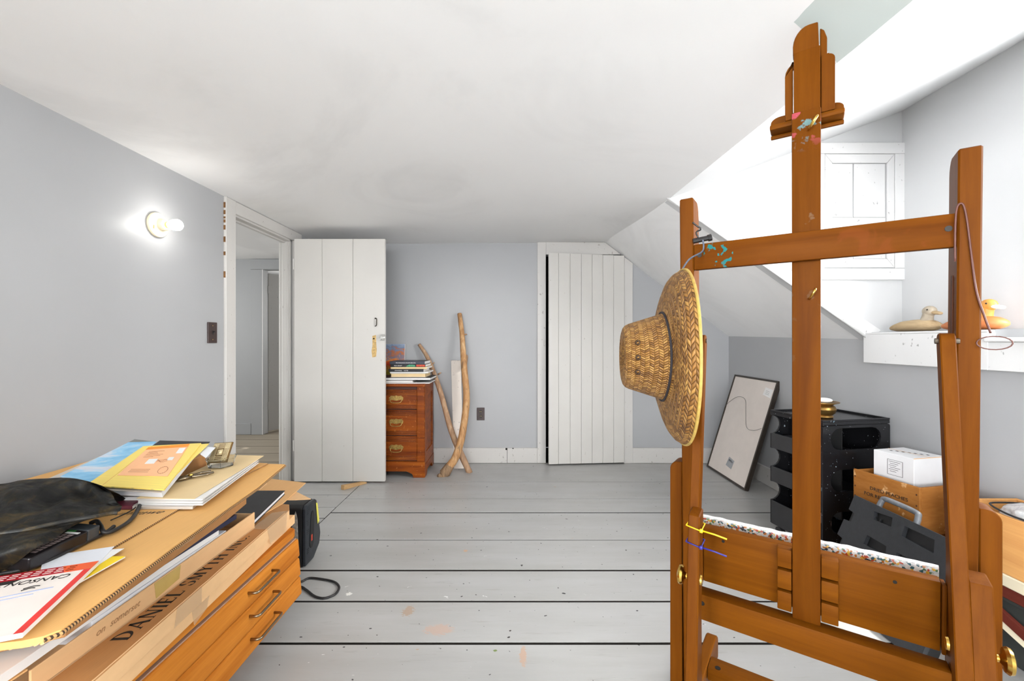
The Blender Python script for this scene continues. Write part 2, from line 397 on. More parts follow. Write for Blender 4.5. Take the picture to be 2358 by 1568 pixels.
# dormer ledge and window stool
b = NB(); box(b, 1.92, XE, 1.722, YD + .002, .98, 1.134, .002); box(b, 1.92, XE, YN, 1.722, .98, 1.094, .002)
lg = struct('trim_1', b, 'white_trim_paint', 'white boxed ledge running along the foot of the dormer', 'ledge')
b = NB(); box(b, 1.895, XE, WY0 - .06, 1.718, 1.0945, 1.112, .005, 2); part('window_stool', b, 'white_trim_paint', lg)
b = NB(); box(b, 1.9195, XE, 1.724, YD - .001, 1.1345, 1.142, .001); part('ledge_top', b, 'white_trim_paint', lg)
# raking trim board along the cheek, and its bead
b = NB(); u = Vector((XR - .855, 0, 1.10 - 1.8725)).normalized(); pn = Vector((-u.z, 0, u.x)); pn = -pn if pn.z < 0 else pn
A0 = Vector((.840, YD - .012, 1.883)); A1 = Vector((1.945, YD - .012, 1.106))
prism(b, [A0, A1, A1 + pn * .075 + u * .02, A0 + pn * .04 + u * .10], (0, .012, 0), .001)
tr2 = struct('trim_2', b, 'white_trim_paint', 'white raking board along the edge of the dormer opening', 'trim')
b = NB(); tube(b, [A0 + u * .0 + Vector((0, .002, 0)), A1 + Vector((0, .002, 0))], .007, 6); part('bead', b, 'white_trim_paint', tr2, True)
# baseboards
b = NB(); box(b, XL, .228, YB - .018, YB, 0, .135, .003)
bb = struct('baseboard_back', b, 'trim_paint', 'painted baseboard along the back wall with chipped joints', 'baseboard')
b = NB(); box(b, CX1 + .075, XR, YB - .018, YB, 0, .135, .003); struct('baseboard_closet', b, 'trim_paint', 'painted baseboard between the closet and the knee wall', 'baseboard')
b = NB(); box(b, XR - .018, XR, YF, YB - .02, 0, .135, .003); struct('baseboard_right', b, 'trim_paint', 'painted baseboard along the knee wall', 'baseboard')
b = NB(); box(b, XL, XL + .018, YF, 2.555, 0, .135, .003); struct('baseboard_left', b, 'trim_paint', 'painted baseboard along the left wall', 'baseboard')
b = NB()
for x0, x1, z0, z1 in ((-.045, -.042, 0, .135), (-.058, -.042, .118, .1355), (.002, .016, .128, .1358)): box(b, x0, x1, YB - .0195, YB - .017, z0, z1)
part('chip', b, 'dark_recess', bb)
# doorway casing in the left wall
c = sroot('trim_3', 'painted casing round the hallway doorway', 'trim')
b = NB(); box(b, XL, XL + .016, 2.558, DY0 + .004, 0, 1.965, .002); part('casing_board', b, 'trim_paint', c)
b = NB(); box(b, XL, XL + .0155, DY0 + .004, 3.48, DH - .002, 1.963, .002); part('casing_board', b, 'trim_paint', c)
b = NB(); box(b, XL, XL + .016, DY1 + .012, 3.44, 0, DH - .003, .002); part('casing_board', b, 'trim_paint', c)
b = NB(); box(b, XL - WT, XL + .001, DY1 - .014, DY1, 0, DH, .001)
for xx in (-.085, -.065, -.02, -.008): box(b, XL + xx - .003, XL + xx + .003, DY1 - .018, DY1 - .013, 0, DH - .02, .002)
part('jamb', b, 'trim_paint', c)
b = NB(); box(b, XL - WT, XL + .001, DY0, DY0 + .012, 0, DH, .001); part('jamb', b, 'trim_paint', c)
b = NB(); box(b, XL - WT, XL + .001, DY0, DY1, DH - .014, DH, .001); box(b, XL - .06, XL - .04, DY0 + .01, DY1 - .01, DH - .026, DH - .013); part('head_jamb', b, 'trim_paint', c)
b = NB()
zz = 1.93
while zz > 1.5:
    h = random.uniform(.01, .05); box(b, XL + .001, XL + .013, 2.5570, 2.5590, zz - h, zz); zz -= h + random.uniform(.005, .12 if zz < 1.8 else .02)
part('plaster_crack', b, 'crack_brown', c, label='brown crack along the edge of the casing')
# open plank door
d = sroot('door_1', 'tall white painted plank door standing open', 'door')
DX0, DX1, DYf = -1.681, -.979, 3.29
for a, e in ((DX0, -1.466), (-1.4655, -1.2285), (-1.228, DX1)):
    b = NB(); box(b, a + .0008, e - .0008, DYf, DYf + .03, .012, 1.884, .0022); part('plank', b, 'door_paint', d)
for z in (.35, 1.5):
    b = NB(); box(b, DX0 + .03, DX1 - .03, DYf + .031, DYf + .052, z, z + .12, .003); part('batten', b, 'door_paint', d)
plain('bare_lock_wood', (203, 170, 112), .8, var=.35, scale=70, bump=.4); plain('dark_iron', (52, 46, 38), .5, .7, var=.3)
p = onZ(861, 796, DYf)
b = NB()
prism(b, [(p.x + dx, DYf - .001, p.z + dz) for dx, dz in ((-.012, .075), (.016, .083), (.018, .02), (.022, -.03), (.017, -.085), (-.012, -.09), (-.018, -.04), (-.011, 0))], (0, .0012, 0)); part('lock_scar', b, 'bare_lock_wood', d, label='bare wood where the lock plate was removed')
b = NB(); lathe(b, [(0, 0), (.006, 0), (.006, .003), (0, .003)], 12, axes((p.x, DYf - .001, p.z + .055), (1, 0, 0), (0, 0, 1))); part('keyhole', b, 'dark_recess', d)
q = onZ(868, 742, DYf); b = NB()
tube(b, smoothpath([q + Vector((-.010, -.004, .030)), q + Vector((0, -.010, .026)), q + Vector((.001, -.012, .0)), q + Vector((-.001, -.012, -.024)), q + Vector((-.012, -.006, -.030))], 4), .0035, 6); ball(b, q + Vector((-.011, -.003, .030)), .006, 8)
part('hook', b, 'dark_iron', d, True)
g = G('clear_glass'); g.b.inputs['Transmission Weight'].default_value = 1; g.b.inputs['IOR'].default_value = 1.45; g.out((.95, .97, .97), .03)
b = NB(); M = axes((DX1 - .012, DYf + .03, onZ(889, 777, DYf).z), (0, 0, 1), (1, 0, 0)); lathe(b, [(.0, 0), (.008, 0), (.008, .02), (.022, .03), (.026, .045), (.02, .055), (0, .058)], 10, M @ Matrix.Rotation(math.pi, 4, 'X')); part('glass_knob', b, 'clear_glass', d)
for z in (.25, 1.65):
    b = NB(); tube(b, [(DX0 - .006, DYf + .004, z), (DX0 - .006, DYf + .004, z + .08)], .006, 8); part('hinge', b, 'trim_paint', d)
# closet with ajar plank door
c = sroot('trim_4', 'painted casing round the closet door cut off by the slope', 'trim')
b = NB(); box(b, .228, CX0 + .004, YB - .016, YB, 0, 1.984, .002); part('casing_board', b, 'trim_paint', c)
b = NB(); prism(b, [(CX1 - .002, YB - .016, 0), (1.083, YB - .016, 0), (1.083, YB - .016, slopez(1.083) - .002), (CX1 - .002, YB - .016, slopez(CX1) - .004)], (0, .016, 0), .001); part('casing_board', b, 'trim_paint', c)
b = NB(); prism(b, [(CX0 + .005, YB - .0155, CH), (CX1 - .03, YB - .0155, CH), (.834, YB - .0155, 1.982), (CX0 + .005, YB - .0155, 1.982)], (0, .0155, 0), .001); part('casing_board', b, 'trim_paint', c)
b = NB(); box(b, CX0 - .012, CX0, YB - .01, YB + .08, 0, CH, .001); part('jamb', b, 'trim_paint', c)
b = NB(); box(b, .285, .302, YB - .030, YB - .017, 1.05, 1.10, .002); part('latch_block', b, 'trim_paint', c)
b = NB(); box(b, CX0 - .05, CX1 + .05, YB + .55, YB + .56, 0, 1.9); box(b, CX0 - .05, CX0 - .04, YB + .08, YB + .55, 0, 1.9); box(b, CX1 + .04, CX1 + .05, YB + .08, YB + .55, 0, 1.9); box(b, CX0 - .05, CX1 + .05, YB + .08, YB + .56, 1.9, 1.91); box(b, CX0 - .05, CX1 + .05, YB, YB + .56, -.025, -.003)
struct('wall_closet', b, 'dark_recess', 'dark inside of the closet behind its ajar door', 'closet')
d = sroot('door_2', 'narrow-plank white closet door standing slightly ajar', 'door')
hx, hy = 1.0, YB - .020; ang = math.atan2(.055, .68); Md = axes((hx, hy, 0), (-math.cos(ang), -math.sin(ang), 0), (0, 0, 1))   # local x from hinge to latch, y up, z towards the room
e = [0, .098, .196, .292, .390, .490, .594, .682]
for i in range(7):
    b = NB(); box(b, e[i] + .0008, e[i + 1] - .0008, .012, (1.858 + .016 * e[i] / .68), -.022, 0, .0018, M=Md @ Matrix.Identity(4)); part('plank', b, 'door_paint', d)
b = NB(); lathe(b, [(0, 0), (.010, 0), (.009, .018), (.022, .026), (.026, .036), (.020, .046), (0, .049)], 16, Md @ Matrix.Translation((.625, .945, 0))); part('knob', b, 'white_trim_paint', d, True)
for z in (.37, 1.62):
    b = NB(); box(b, -.012, .012, z, z + .075, 0, .004, .001, M=Md); tube(b, [Md @ Vector((0, z, .004)), Md @ Vector((0, z + .075, .004))], .005, 8); part('hinge', b, 'trim_paint', d)

# ---------------------------------------------------------------- the hallway beyond the doorway
hf = sroot('floor_hall', 'warm grey painted plank floor of the hallway', 'floor')
hs = [5.6, 5.02, 4.74, 4.45, 4.17, 3.87, 3.58, 3.30, 3.0, 2.7, 2.4, 2.1]
for a, e in zip(hs, hs[1:]): plank(hf, -5.0, XL - .002, e + .005, a - .005, 'hall_floor_paint', -.002)
b = NB(); box(b, -5.0, XL - .1, 2.1, 6.4, -.10, -.046); part('subfloor', b, 'subfloor_dark', hf)
YH = 5.0; hx0, hx1 = onZ(605, 700, YH).x, onZ(605, 700, YH).x + .74
b = NB(); box(b, -5.0, hx0, YH, YH + .09, 0, 2.15); box(b, hx1, XL - WT, YH, YH + .09, 0, 2.15); box(b, hx0, hx1, YH, YH + .09, 1.93, 2.15)
struct('wall_hall', b, 'hall_wall_paint', 'grey end wall of the hallway', 'wall')
b = NB(); box(b, -5.05, -4.96, 2.1, 2.6, 0, 2.15); box(b, -5.05, -4.96, 2.6, 4.0, 0, .7); box(b, -5.05, -4.96, 4.0, YH, 0, 2.15); box(b, -5.05, -4.96, 2.6, 4.0, 1.9, 2.15); struct('wall_hall_side', b, 'hall_wall_paint', 'grey outer wall of the hallway', 'wall')
b = NB(); box(b, -5.0, XL - WT, 2.0, 2.1, 0, 2.15); box(b, XL - WT, XL - .001, YB + .08, YH + .1, 0, 2.15); struct('wall_hall_near', b, 'hall_wall_paint', 'grey near wall of the hallway', 'wall')
b = NB(); box(b, -5.05, XL - WT, 2.0, 6.4, 2.055, 2.15); struct('ceiling_hall', b, 'ceiling_paint', 'white ceiling of the hallway', 'ceiling')
b = NB(); box(b, -5.0, hx0 - .13, YH - .016, YH, 0, .13, .002); struct('baseboard_hall', b, 'hall_wall_paint', 'grey baseboard of the hallway end wall', 'baseboard')
c = sroot('trim_5', 'grey casing of the far hallway door', 'trim')
b = NB(); box(b, hx0 - .125, hx0, YH - .018, YH, 0, 1.93, .002); part('casing_board', b, 'hall_wall_paint', c)
b = NB(); box(b, hx0 - .14, hx1 + .13, YH - .020, YH, 1.932, 2.05, .002); part('casing_board', b, 'hall_wall_paint', c)
b = NB(); box(b, hx0, hx0 + .012, YH - .018, YH + .09, 0, 1.93, .001); part('jamb', b, 'white_trim_paint', c)
d = sroot('door_3', 'grey painted door standing open in the far hallway doorway', 'door')
Mh = axes((hx0 + .02, YH + .088, 0), (.50, 1, 0), (0, 0, 1))
b = NB(); box(b, 0, .70, .02, 1.90, -.032, 0, .002, M=Mh); part('door_leaf', b, 'trim_paint', d)
for z in (.28, 1.66):
    b = NB(); box(b, -.010, .010, z, z + .09, -.002, .004, .001, M=Mh); part('hinge', b, 'trim_paint', d)
b = NB(); box(b, .60, .64, .98, 1.10, 0, .006, .001, M=Mh); part('lock_plate', b, 'trim_paint', d)
b = NB(); box(b, -4.4, XL - WT, 6.3, 6.4, 0, 2.15); box(b, XL - WT - .05, XL - WT, 5.1, 6.3, 0, 2.15); box(b, -4.4, -4.3, 5.1, 6.3, 0, 2.15)
struct('wall_far_room', b, 'hall_wall_paint', 'walls of the dim room beyond the hallway', 'wall')

# ---------------------------------------------------------------- dormer hatch
h = sroot('door_4', 'small white panelled hatch in the dormer side wall with chipped paint', 'hatch')
def hp(x, y, dy): p = onZ(x, y, YD); return Vector((p.x, YD - dy, p.z))
def hboard(x0, y0, x1, y1, th, name='casing_board'):
    a, c_ = hp(x0, y0, 0), hp(x1, y1, 0); b = NB(); box(b, a.x, c_.x, YD - th, YD - .0005, c_.z, a.z, .002); part(name, b, 'hatch_paint', h)
hboard(1867, 331, 2081, 356, .016); hboard(1867, 619, 2081, 645, .016); hboard(1867, 356.5, 1895, 618.5, .015); hboard(2056, 356.5, 2080, 618.5, .015)
def hpoly(pts, th, name):
    b = NB(); prism(b, [hp(x, y, th) for x, y in pts], (0, th - .0005, 0), .0015); part(name, b, 'hatch_paint', h)
hpoly([(1896, 357), (2055, 357), (2038, 377), (1913, 377)], .013, 'frame_rail')
hpoly([(1913, 597), (2038, 597), (2055, 617), (1896, 617)], .013, 'frame_rail')
hpoly([(1896, 357.5), (1912.5, 377.5), (1912.5, 596.5), (1896, 616.5)], .013, 'frame_stile')
hpoly([(2055, 357.5), (2038.5, 377.5), (2038.5, 596.5), (2055, 616.5)], .013, 'frame_stile')
hboard(1913.5, 378, 1961, 501, .007, 'panel'); hboard(1964, 378, 2036, 501, .007, 'panel')
hboard(1913.5, 502, 2036, 526, .009, 'lock_rail')
hboard(1913.5, 527, 1961, 596, .007, 'panel'); hboard(1964, 527, 2036, 596, .007, 'panel')

# ================================================================ EASEL (seen from behind), local x along its width, -y towards the camera
wood('beech_x', (86, 44, 4), (116, 66, 11), 'x', 1, .45, 0, .06)
wood('beech_z', (83, 40, 3), (112, 63, 10), 'z', 1, .45, 0, .06)
wood('beech_y', (93, 49, 6), (122, 71, 16), 'y', 1, .45, 0, .06)
g = G('beech_painted'); co = g.map((22, 22, 1.2)); k = g.noise(co, 1, 5, .6, .6)
col = g.ramp(k, [(.3, (82, 40, 4)), (.7, (107, 60, 10))])
x, y, z = g.xyz()
tp = g.thr(z, 1.55, 1.62)
col = g.mix(g.math('MULTIPLY', g.thr(g.noise(scale=38, det=3), .56, .60), tp), col, lin((160, 70, 78)))
col = g.mix(g.math('MULTIPLY', g.thr(g.noise(g.map(loc=(3, 3, 3)), 42, 3), .57, .61), tp), col, lin((98, 128, 128)))
col = g.mix(g.math('MULTIPLY', g.thr(g.noise(g.map(loc=(9, 3, 1)), 28, 3), .66, .70), g.thr(z, .9, 1.5)), col, lin((110, 84, 60)))
g.out(col, .5, spec=.05); g.bump(k, .05, .001)
g = G('beech_bar_painted'); co = g.map((1.2, 22, 22)); k = g.noise(co, 1, 5, .6, .6)
col = g.ramp(k, [(.3, (82, 39, 3)), (.7, (106, 58, 8))]); x, y, z = g.xyz()
col = g.mix(g.math('MULTIPLY', g.thr(g.noise(scale=60, det=3), .60, .63), g.math('LESS_THAN', g.math('ABSOLUTE', g.math('ADD', x, .19)), .035)), col, lin((40, 110, 110)))
col = g.mix(g.math('MULTIPLY', g.thr(g.noise(scale=14, det=4, dist=1), .60, .68), .5), col, lin((112, 56, 20)))
g.out(col, .5, spec=.05)
plain('brass', (206, 168, 84), .25, 1, var=.15); plain('steel_bolt', (120, 110, 98), .35, 1, var=.2); plain('black_screw', (30, 26, 22), .5, .5)
plain('dark_slot', (70, 32, 10), .8)
EO = (.719, 1.0405, 0); TAU = R(2)
es = thing('easel', 'tall beech wood studio easel with a paint-smeared tray, turned with its back to the room', 'easel', EO, (0, 0, R(-35)))
TM = Matrix.Rotation(TAU, 4, 'X')
def eb(bm, u0, u1, n0, n1, w0, w1, bev=.003, seg=2, tilt=True):
    return box(bm, u0, u1, -n1, -n0, w0, w1, bev, seg, TM if tilt else None)
def ep(bm, uw, n0, n1, bev=.002, tilt=True):      # outline in (u,w), thickness between n0 and n1
    return prism(bm, [(u, -n1, w) for u, w in uw], (0, n1 - n0, 0), bev, 1, TM if tilt else None)
def arc(cx, cy, r, a0, a1, k=6, ry=None): return [(cx + r * math.cos(R(a0 + (a1 - a0) * i / k)), cy + (ry or r) * math.sin(R(a0 + (a1 - a0) * i / k))) for i in range(k + 1)]
def side(bm, nw, u0, u1, bev=.002, tilt=True):    # outline in (n,w), thickness between u0 and u1
    return prism(bm, [(u0, -n, w) for n, w in nw], (u1 - u0, 0, 0), bev, 1, TM if tilt else None)
for s in (-1, 1):
    u0, u1 = sorted((s * .250, s * .285))
    b = NB(); side(b, [(0, .10), (0, 1.485)] + arc(-.04, 1.445, .03, 90, 180, 5, .04)[1:] + [(-.07, .10)], u0, u1, .003)
    post = part('post', b, 'beech_z', es, 'auto')
    b = NB(); u = s * .2495; box(b, u - .001, u + .001, .030, .040, .62, 1.235, 0, 1, TM); part('slot', b, 'dark_slot', post)
    # inner struts and rear clamp legs
    us = (-.2410, -.2185) if s < 0 else (.221, .2445)
    b = NB(); t = TM @ Vector((0, -.012, 1.10)); bt = Vector((0, -.195, .34)) if s > 0 else Vector((0, -.1335, .596)); dv = (t - bt).normalized(); pv = Vector((0, dv.z, -dv.y)); hw = .0165
    pts = [(us[0], *(bt + pv * hw).yz), (us[0], *(t + pv * hw).yz)] + [(us[0], *(t + pv * hw * math.cos(R(a)) + dv * hw * math.sin(R(a))).yz) for a in (30, 60, 90, 120, 150)] + [(us[0], *(t - pv * hw).yz), (us[0], *(bt - pv * hw).yz)]
    prism(b, pts, (us[1] - us[0], 0, 0), .002); st = part('strut', b, 'beech_z', es, 'auto')
    b = NB(); tube(b, [(s * .216 if s < 0 else .216, t.y, t.z), (s * .252, t.y, t.z)], .006, 10); part('pivot_bolt', b, 'steel_bolt', st, 'auto')
    b = NB(); ul = (-.2345, -.2080) if s < 0 else (.2465, .279); top, bot = (Vector((0, -.112, .655)) if s > 0 else Vector((0, -.158, .682))), Vector((0, -.215, .035))
    prism(b, [(ul[0], bot.y - .02, bot.z), (ul[0], top.y - .022, top.z - .004), (ul[0], top.y - .018, top.z), (ul[0], top.y + .022, top.z + .006), (ul[0], bot.y + .022, bot.z)], (ul[1] - ul[0], 0, 0), .003)
    leg = part('clamp_leg', b, 'beech_z', es, 'auto')
    kz = .528; ky = top.y + (bot.y - top.y) * (top.z - kz) / (top.z - .035)
    b = NB(); lathe(b, [(0, 0), (.007, 0), (.006, .006), (.010, .010), (.020, .012), (.023, .017), (.021, .022), (.008, .026), (0, .027)], 20, axes((ul[0] if s < 0 else ul[1], ky, kz), (0, s, 0), (0, 0, 1)))
    part('clamp_knob', b, 'brass', leg, 'auto', 'round brass clamp knob')
    b = NB(); lathe(b, [(0, 0), (.012, 0), (.011, .004), (0, .005)], 16, axes((ul[1] + .0003 if s < 0 else us[0] - .0005, ky, kz), (0, -s, 0), (0, 0, 1))); part('bolt_head', b, 'brass', leg, 'auto')
    # base upright and skid
    ub = sorted((s * .2895, s * .322)); o_ = s
    b = NB(); r = .022; top = [(s * .2895, .757), (s * .300, .757)] + [(s * (.300 + r * math.sin(R(a))), .757 - r * (1 - math.cos(R(a)))) for a in (20, 40, 60, 80, 90)] + [(s * .322, .06), (s * .2895, .06)]
    prism(b, [(u_, -.005, w_) for u_, w_ in top], (0, .055, 0), .003); bu = part('base_upright', b, 'beech_z', es, 'auto')
    b = NB(); tube(b, [(s * .283, .022, .715), (s * .291, .022, .715)], .018, 14); part('spacer', b, 'beech_x', bu, 'auto')
    b = NB(); pf = [(.26, .012), (.26, .05)] + arc(.22, .05, .04, 0, 90, 4) + [(.05, .10), (-.28, .10)] + arc(-.30, .07, .045, 90, 180, 4, .03) + [(-.345, .012)]
    prism(b, [(s * .286, -n, w) for n, w in pf], (s * -.033, 0, 0), .003); part('skid', b, 'beech_y', es, 'auto')
b = NB(); eb(b, -.2495, .2495, -.022, 0, 1.290, 1.358); cb = part('crossbar', b, 'beech_bar_painted', es, 'auto')
for u in (-.235, .237):
    b = NB(); tube(b, [TM @ Vector((u, -.0005, 1.328)), TM @ Vector((u, .004, 1.328))], .006, 12); b2 = part('screw', b, 'black_screw', cb)
    b = NB(); tube(b, [TM @ Vector((u, -.0012, 1.328)), TM @ Vector((u, -.0004, 1.328))], .0055, 12); part('screw', b, 'black_screw', cb)
b = NB(); eb(b, -.0300, .0275, -.044, -.0235, .4065, 1.648); ma = part('mast', b, 'beech_painted', es, 'auto')
for w_, big in ((1.60, 1), (1.20, .8)):
    b = NB(); c0 = TM @ Vector((.004, .0232, w_)); tube(b, smoothpath([c0, c0 + Vector((.002, -.012, 0)), c0 + Vector((.010 * big, -.022, .010)), c0 + Vector((.016 * big, -.020, .020)), c0 + Vector((.012, -.012, .022))], 3), .0026 * big + .0006, 8)
    part('hook', b, 'brass', ma, True, 'small brass screw hook')
b = NB(); eb(b, -.2495, .2495, -.046, -.002, .335, .406); rl = part('lower_rail', b, 'beech_x', es, 'auto')
b = NB(); tube(b, [TM @ Vector((-.235, .0015, .382)), TM @ Vector((-.235, .004, .382))], .006, 12); part('screw', b, 'black_screw', rl)
b = NB(); eb(b, -.2410, .2405, -.082, -.052, .417, .572); pn_ = part('tray_panel', b, 'beech_x', es, 'auto')
for u in (-.2495, .2415):
    b = NB(); eb(b, u, u + .008, -.080, -.048, .414, .568, .002); part('end_strip', b, 'beech_z', pn_, 'auto')
for u, w_ in ((-.19, .545), (.165, .548)):
    b = NB(); tube(b, [TM @ Vector((u, .0510, w_)), TM @ Vector((u, .054, w_))], .004, 10); part('screw', b, 'black_screw', pn_)
for s in (-1, 1):
    for i in range(3):
        b = NB(); u0, u1 = sorted((s * .0285 + (-.003 if s < 0 else 0), s * .062)); eb(b, u0, u1, -.0515, -.026, .418 + i * .0545, .418 + i * .0545 + .0475, .002); part('guide_block', b, 'beech_x', es, 'auto')
g = G('tray_paint_crust'); n1 = g.noise(g.map((45, 60, 60)), 1, 2, .5); v = g.n('ShaderNodeTexVoronoi'); v.inputs['Scale'].default_value = 190; g.put(v.inputs['Vector'], g.co)
hs_ = g.n('ShaderNodeSeparateColor'); g.nt.links.new(v.outputs['Color'], hs_.inputs[0])
cc = g.ramp(hs_.outputs[0], [(0, (226, 228, 226)), (.30, (240, 240, 238)), (.42, (196, 120, 40)), (.5, (226, 180, 60)), (.58, (40, 96, 110)), (.66, (90, 130, 90)), (.74, (200, 210, 214)), (.84, (190, 70, 40)), (.92, (30, 40, 60))], 'CONSTANT')
xx, yy, z = g.xyz(); zt = g.thr(z, .5605, .5665)
cc = g.mix(g.math('MULTIPLY', zt, .9), cc, lin((236, 238, 238)))
g.out(cc, .35); g.bump(n1, .6, .004)
b = NB(); eb(b, -.262, .256, -.150, -.0825, .512, .524); ty = part('paint_tray', b, 'beech_x', es, 'auto')
b = NB(); t = NB(); n = 90
for i in range(n):
    u0 = -.266 + .526 * i / n; hh = .566 + .003 * mnoise.noise((u0 * 40, 0, 0)); dd = .003 * mnoise.noise((u0 * 60, 3, 0))
    if i == 0: ring0 = None
    ring = [b.verts.new(TM @ Vector((u0, y_, w_))) for y_, w_ in ((.150, .510), (.148 + dd, .535), (.149 + dd, hh - .004), (.154, hh), (.160 - dd, hh - .003), (.163, .535), (.163, .510))]
    if ring0:
        for a in range(7): b.faces.new([ring0[a], ring0[(a + 1) % 7], ring[(a + 1) % 7], ring[a]])
    ring0 = ring
part('tray_rim', b, 'tray_paint_crust', ty, True, 'tray rim crusted with many colours of dried paint')
# top canvas holder
b = NB(); eb(b, -.0265, .0265, -.073, -.0445, 1.30, 1.80, .002); ep(b, [(-.028, 1.795), (-.028, 1.815)] + arc(.004, 1.815, .032, 180, 90, 6, .043) + [(.022, 1.857), (.024, 1.80), (.026, 1.795)], -.072, -.046, .002); inn = part('inner_mast', b, 'beech_z', es, 'auto')
b = NB(); ep(b, [(.0262, 1.65), (.0262, 1.852), (.034, 1.845), (.040, 1.825), (.040, 1.65)], -.095, -.068, .002); part('inner_mast_back', b, 'beech_z', inn, 'auto')
b = NB(); ep(b, [(-.045, 1.648), (-.045, 1.755)] + arc(-.020, 1.755, .025, 180, 100, 4, .03) + [(-.0285, 1.786), (-.0285, 1.648)], -.082, -.060, .002); ho = part('holder_cheek', b, 'beech_z', es, 'auto')
b = NB(); ep(b, [(.0290, 1.648), (.0290, 1.783), (.044, 1.783)] + arc(.040, 1.768, .015, 80, 0, 4, .014) + [(.055, 1.648)], -.082, -.060, .002); part('holder_cheek', b, 'beech_z', es, 'auto')
b = NB(); ep(b, [(-.078, 1.655)] + arc(-.056, 1.664, .022, 180, 90, 4, .014) + [(.050, 1.678)] + arc(.054, 1.664, .020, 90, 0, 4, .014) + [(.074, 1.655)], -.108, -.096, .002); part('holder_back', b, 'beech_x', es, 'auto')
b = NB(); eb(b, -.078, .074, -.108, -.060, 1.634, 1.648, .004); part('holder_ledge', b, 'beech_x', es, 'auto')
b = NB(); eb(b, -.078, .074, -.108, -.100, 1.624, 1.634, .002); part('holder_lip', b, 'beech_x', es, 'auto')
# base cross member
b = NB(); box(b, -.252, .252, .15, .21, .06, .098, .003, 2); box_ = part('base_rail', b, 'beech_x', es, 'auto')
b = NB(); tube(b, [(-.225, .165, .0981), (-.225, .165, .0992)], .008, 12); part('screw', b, 'black_screw', box_)
ER = Matrix.Translation(EO) @ Matrix.Rotation(R(-35), 4, 'Z')
# zip ties on the left clamp leg
for nm, lab, c, w0 in (('yellow', 'yellow plastic zip tie looped round the easel leg', (236, 200, 30), .650), ('blue', 'dark blue plastic zip tie looped round the easel leg', (44, 40, 130), .612)):
    plain('tie_' + nm, c, .4); yl = -.158 + (-.057) * (.682 - w0) / .647
    b = NB(); a, c2 = -.2375, -.2050
    loop = [(a, yl - .0225, w0 + .006), (c2 + .001, yl - .0235, w0), (c2, yl + .026, w0), (a, yl + .026, w0 + .006), (a, yl - .0225, w0 + .006)]
    tube(b, [ER @ Vector(p) for p in loop], .0017, 6); box(b, c2 - .002, c2 + .005, yl - .027, yl - .020, w0 - .003, w0 + .005, .001, 1, ER)
    tube(b, [ER @ Vector(p) for p in ((c2 + .003, yl - .022, w0 + .001), (c2 + .030, yl - .024, w0), (c2 + .056, yl - .024, w0 - .004))], .0018, 6)
    solo('zip_tie', b, 'tie_' + nm, lab, 'zip tie', smooth=True)

# ---------------------------------------------------------------- straw hat hanging from the easel
g = G('straw_weave'); uv = g.n('ShaderNodeUVMap'); sx = g.n('ShaderNodeSeparateXYZ'); g.nt.links.new(uv.outputs[0], sx.inputs[0])
U_, V_ = sx.outputs[0], sx.outputs[1]
def weave(rows, cols):
    r = g.math('MULTIPLY', V_, rows); fr = g.math('FRACT', r); fl_ = g.math('FLOOR', r)
    sg = g.math('SUBTRACT', g.math('MULTIPLY', g.math('MODULO', fl_, 2), 2), 1)
    t = g.math('ADD', g.math('MULTIPLY', U_, cols), g.math('MULTIPLY', sg, g.math('MULTIPLY', fr, .8)))
    cell = g.math('FLOOR', t); ft = g.math('FRACT', t)
    hgt = g.math('MULTIPLY', g.math('MULTIPLY', ft, g.math('SUBTRACT', 1, ft)), 4)
    ends = g.math('MULTIPLY', g.math('MULTIPLY', fr, g.math('SUBTRACT', 1, fr)), 4)
    wn = g.n('ShaderNodeTexWhiteNoise', noise_dimensions='2D'); cx_ = g.n('ShaderNodeCombineXYZ'); g.put(cx_.inputs[0], cell); g.put(cx_.inputs[1], fl_); g.nt.links.new(cx_.outputs[0], wn.inputs['Vector'])
    return hgt, ends, wn.outputs['Value']
hgt, ends, rnd = weave(105, 96)
big = g.noise(scale=16, det=3)
col = g.ramp(g.math('ADD', g.math('MULTIPLY', rnd, .55), g.math('MULTIPLY', big, .45)), [(.15, (92, 58, 20)), (.5, (142, 98, 42)), (.85, (172, 130, 68))])
gap = g.math('MINIMUM', g.thr(hgt, .05, .55), g.thr(ends, .0, .25))
col = g.mix(g.math('MULTIPLY', g.math('SUBTRACT', 1, gap), .6), col, lin((84, 50, 18)))
g.out(col, .55); g.bump(g.math('MULTIPLY', g.math('POWER', hgt, .6), g.math('POWER', ends, .3)), .9, .004)
plain('hat_band', (34, 30, 34), .8); plain('straw_binding', (176, 146, 72), .6, var=.2, scale=60); plain('eyelet', (58, 40, 26), .4, .6)
hatc = Vector((.394, 1.010, 1.062)); ax = Vector((-.990, .135, 0)).normalized()
ht = thing('straw_hat', 'wide-brimmed woven straw hat with a dark cord band hanging on the easel post', 'hat', hatc)
HM = axes(hatc, (0, 0, 1), ax.cross(Vector((0, 0, 1))) * 1)
HM = Matrix((Vector((0, 0, 1)), ax.cross(Vector((0, 0, 1))), ax)).transposed().to_4x4(); HM.translation = hatc   # local x up, y sideways, z along the crown
prof = [(.200, -.003), (.199, .003), (.194, .012), (.184, .020), (.170, .026), (.150, .0305), (.130, .0325), (.115, .0335), (.106, .0345), (.100, .037), (.0965, .042)]
prof += [(.095 - .021 * t, .046 + .070 * t) for t in (0, .15, .3, .45, .6, .75, .9, 1)] + [(.0705, .123), (.065, .128), (.056, .131), (.045, .128), (.032, .120), (.02, .116), (.006, .114)]
b = NB(); lathe(b, prof, 96, None, True)
